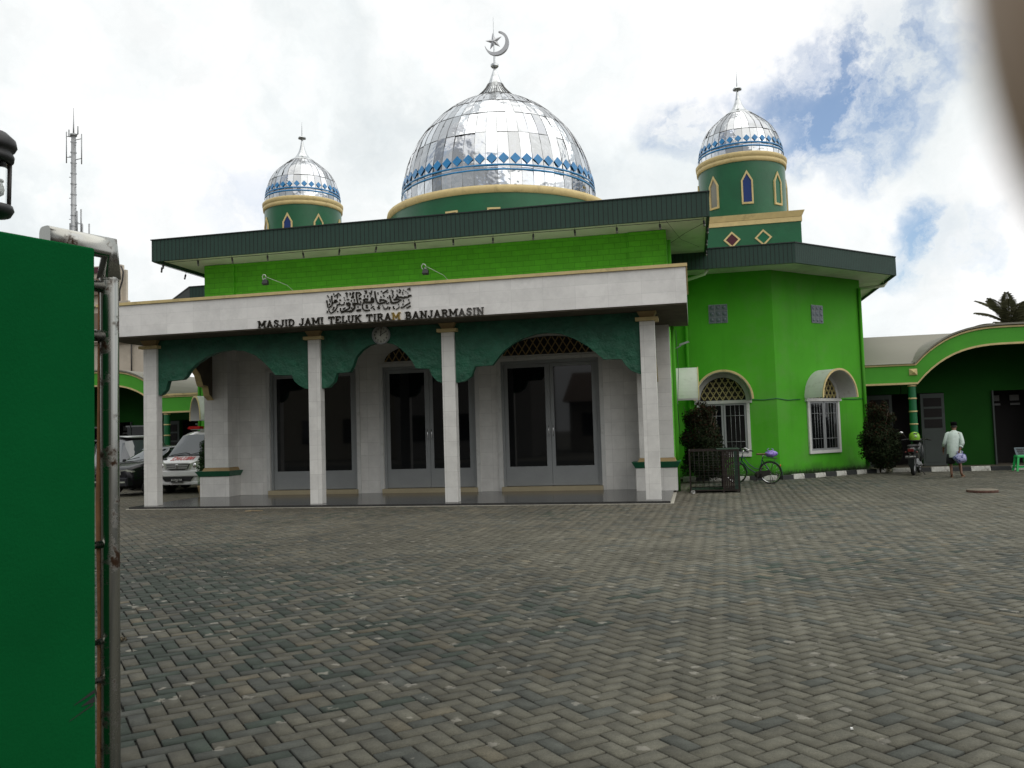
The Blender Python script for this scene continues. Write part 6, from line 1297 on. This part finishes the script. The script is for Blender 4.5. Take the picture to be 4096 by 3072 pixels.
b = MB(); b.box(-.70, .70, -.04, .16, .26, .50, top=(-.02, -.01)); bevel(b.build('bumper', 'car_black', bc), .03)
b = MB(); b.box(-.28, .28, -.035, .05, .55, .67); g_ = b.build('grille', 'black', bc); b = MB()
for z in (.56, .61, .66): b.box(-.28, .28, -.045, -.036, z-.008, z+.008)
b.build('grille_bars', 'chrome', g_)
b = MB(); b.box(-.18, .18, -.06, -.05, .36, .45); b.build('number_plate', 'black', bc)
b = MB(); b.tube([(-.5, .93, .92), (-.1, 1.0, .99)], .010, 5); b.tube([(.02, .93, .92), (.45, 1.0, .99)], .010, 5); b.build('wipers', 'black', bc)
b = MB(); vsn = []
for x, w_ in ((-.43, 1), (.43, 1)):
    for y, z in ((1.36, 1.172), (1.45, 1.240)): vsn.append((x, y-.012, z+.012))
b.add(vsn, [(0, 2, 3, 1)]); M['windscreen_strip'] = tint('windscreen_strip', (.10, .11, .12), .4); ws = b.build('windscreen_strip', 'windscreen_strip', bc)
text_mb('NEW MCI', .09, lambda x, y, z: (x, 1.405+y*.8-.020, 1.206+y*.62+.020), .003, bold=.003).build('strip_lettering', 'white', ws)
# dark van behind
dv = vehicle('parked_van', 'dark van with silver roof parked behind the ambulance', 'van', (0, 0, 0), 0, 'car_dark', 1.5,
    [(0, .30, .62, .72, .62, .50), (.10, .26, .72, .85, .70, .62), (.7, .24, .86, .95, .74, .66), (1.3, .24, .90, 1.46, .74, .60), (1.7, .24, .90, 1.56, .74, .60), (3.2, .24, .90, 1.58, .73, .60), (3.6, .28, .88, 1.40, .70, .55)], (.7, 1.3), 3.2, (.62, 2.8), .27)
dv.location = (-15.3, 21.9, 0); dv.rotation_euler = (0, 0, R(60))
loft([(1.35, 0, 1.555, .5, .03), (1.8, 0, 1.585, .575, .028), (3.1, 0, 1.60, .575, .028), (3.4, 0, 1.55, .5, .02)]).build('roof_skin', 'silver', dv)

# ================================================================== the photographer's finger over the lens
def near(px, py, d): r = ray(px, py); return tuple(CAMP+r*d)
D_ = .032
F0 = [near(4850, 1080, D_), near(4715, 430, D_), near(4600, -260, D_), near(4590, -2600, D_+.004), near(5200, -4600, D_+.012), near(5900, -6800, D_+.030)]
Vh = list(F0); Rh = [.0050, .0066, .0069, .0074, .0080, .014]; Eh = [(i, i+1) for i in range(5)]
palm_c = Vector(F0[-1]); right = Vector(CR); upv = Vector(CU); fw = Vector(CF)
Vh += [tuple(palm_c+upv*.035+right*.02+fw*.005), tuple(palm_c+upv*.07+right*.045+fw*.01)]; Rh += [.024, .026]; Eh += [(5, 6), (6, 7)]
for k in range(3):
    base = palm_c+right*(.018+.019*k)+upv*(.004+.004*k)+fw*.008; tip = [base, base-upv*.030+fw*.012, base-upv*.048+fw*.002+right*.004, base-upv*.040-fw*.014]
    n0 = len(Vh); Vh += [tuple(q) for q in tip]; Rh += [.010, .0088, .0082, .0065]; Eh += [(5 if k < 2 else 6, n0)]+[(n0+i, n0+i+1) for i in range(3)]
base = palm_c+upv*.03-right*.012+fw*.01; n0 = len(Vh); Vh += [tuple(base), tuple(base-right*.02-upv*.018+fw*.02), tuple(base-right*.012-upv*.04+fw*.034)]; Rh += [.012, .011, .009]; Eh += [(6, n0), (n0, n0+1), (n0+1, n0+2)]
M['finger_skin'] = mat('finger_skin', (.38, .27, .18), .55, var=.08, scale=120)
f_ = skin('hand', Vh, Eh, Rh, 'finger_skin', None); tag(f_, 'out-of-focus brown fingertip of the photographer covering the top right corner', 'hand')
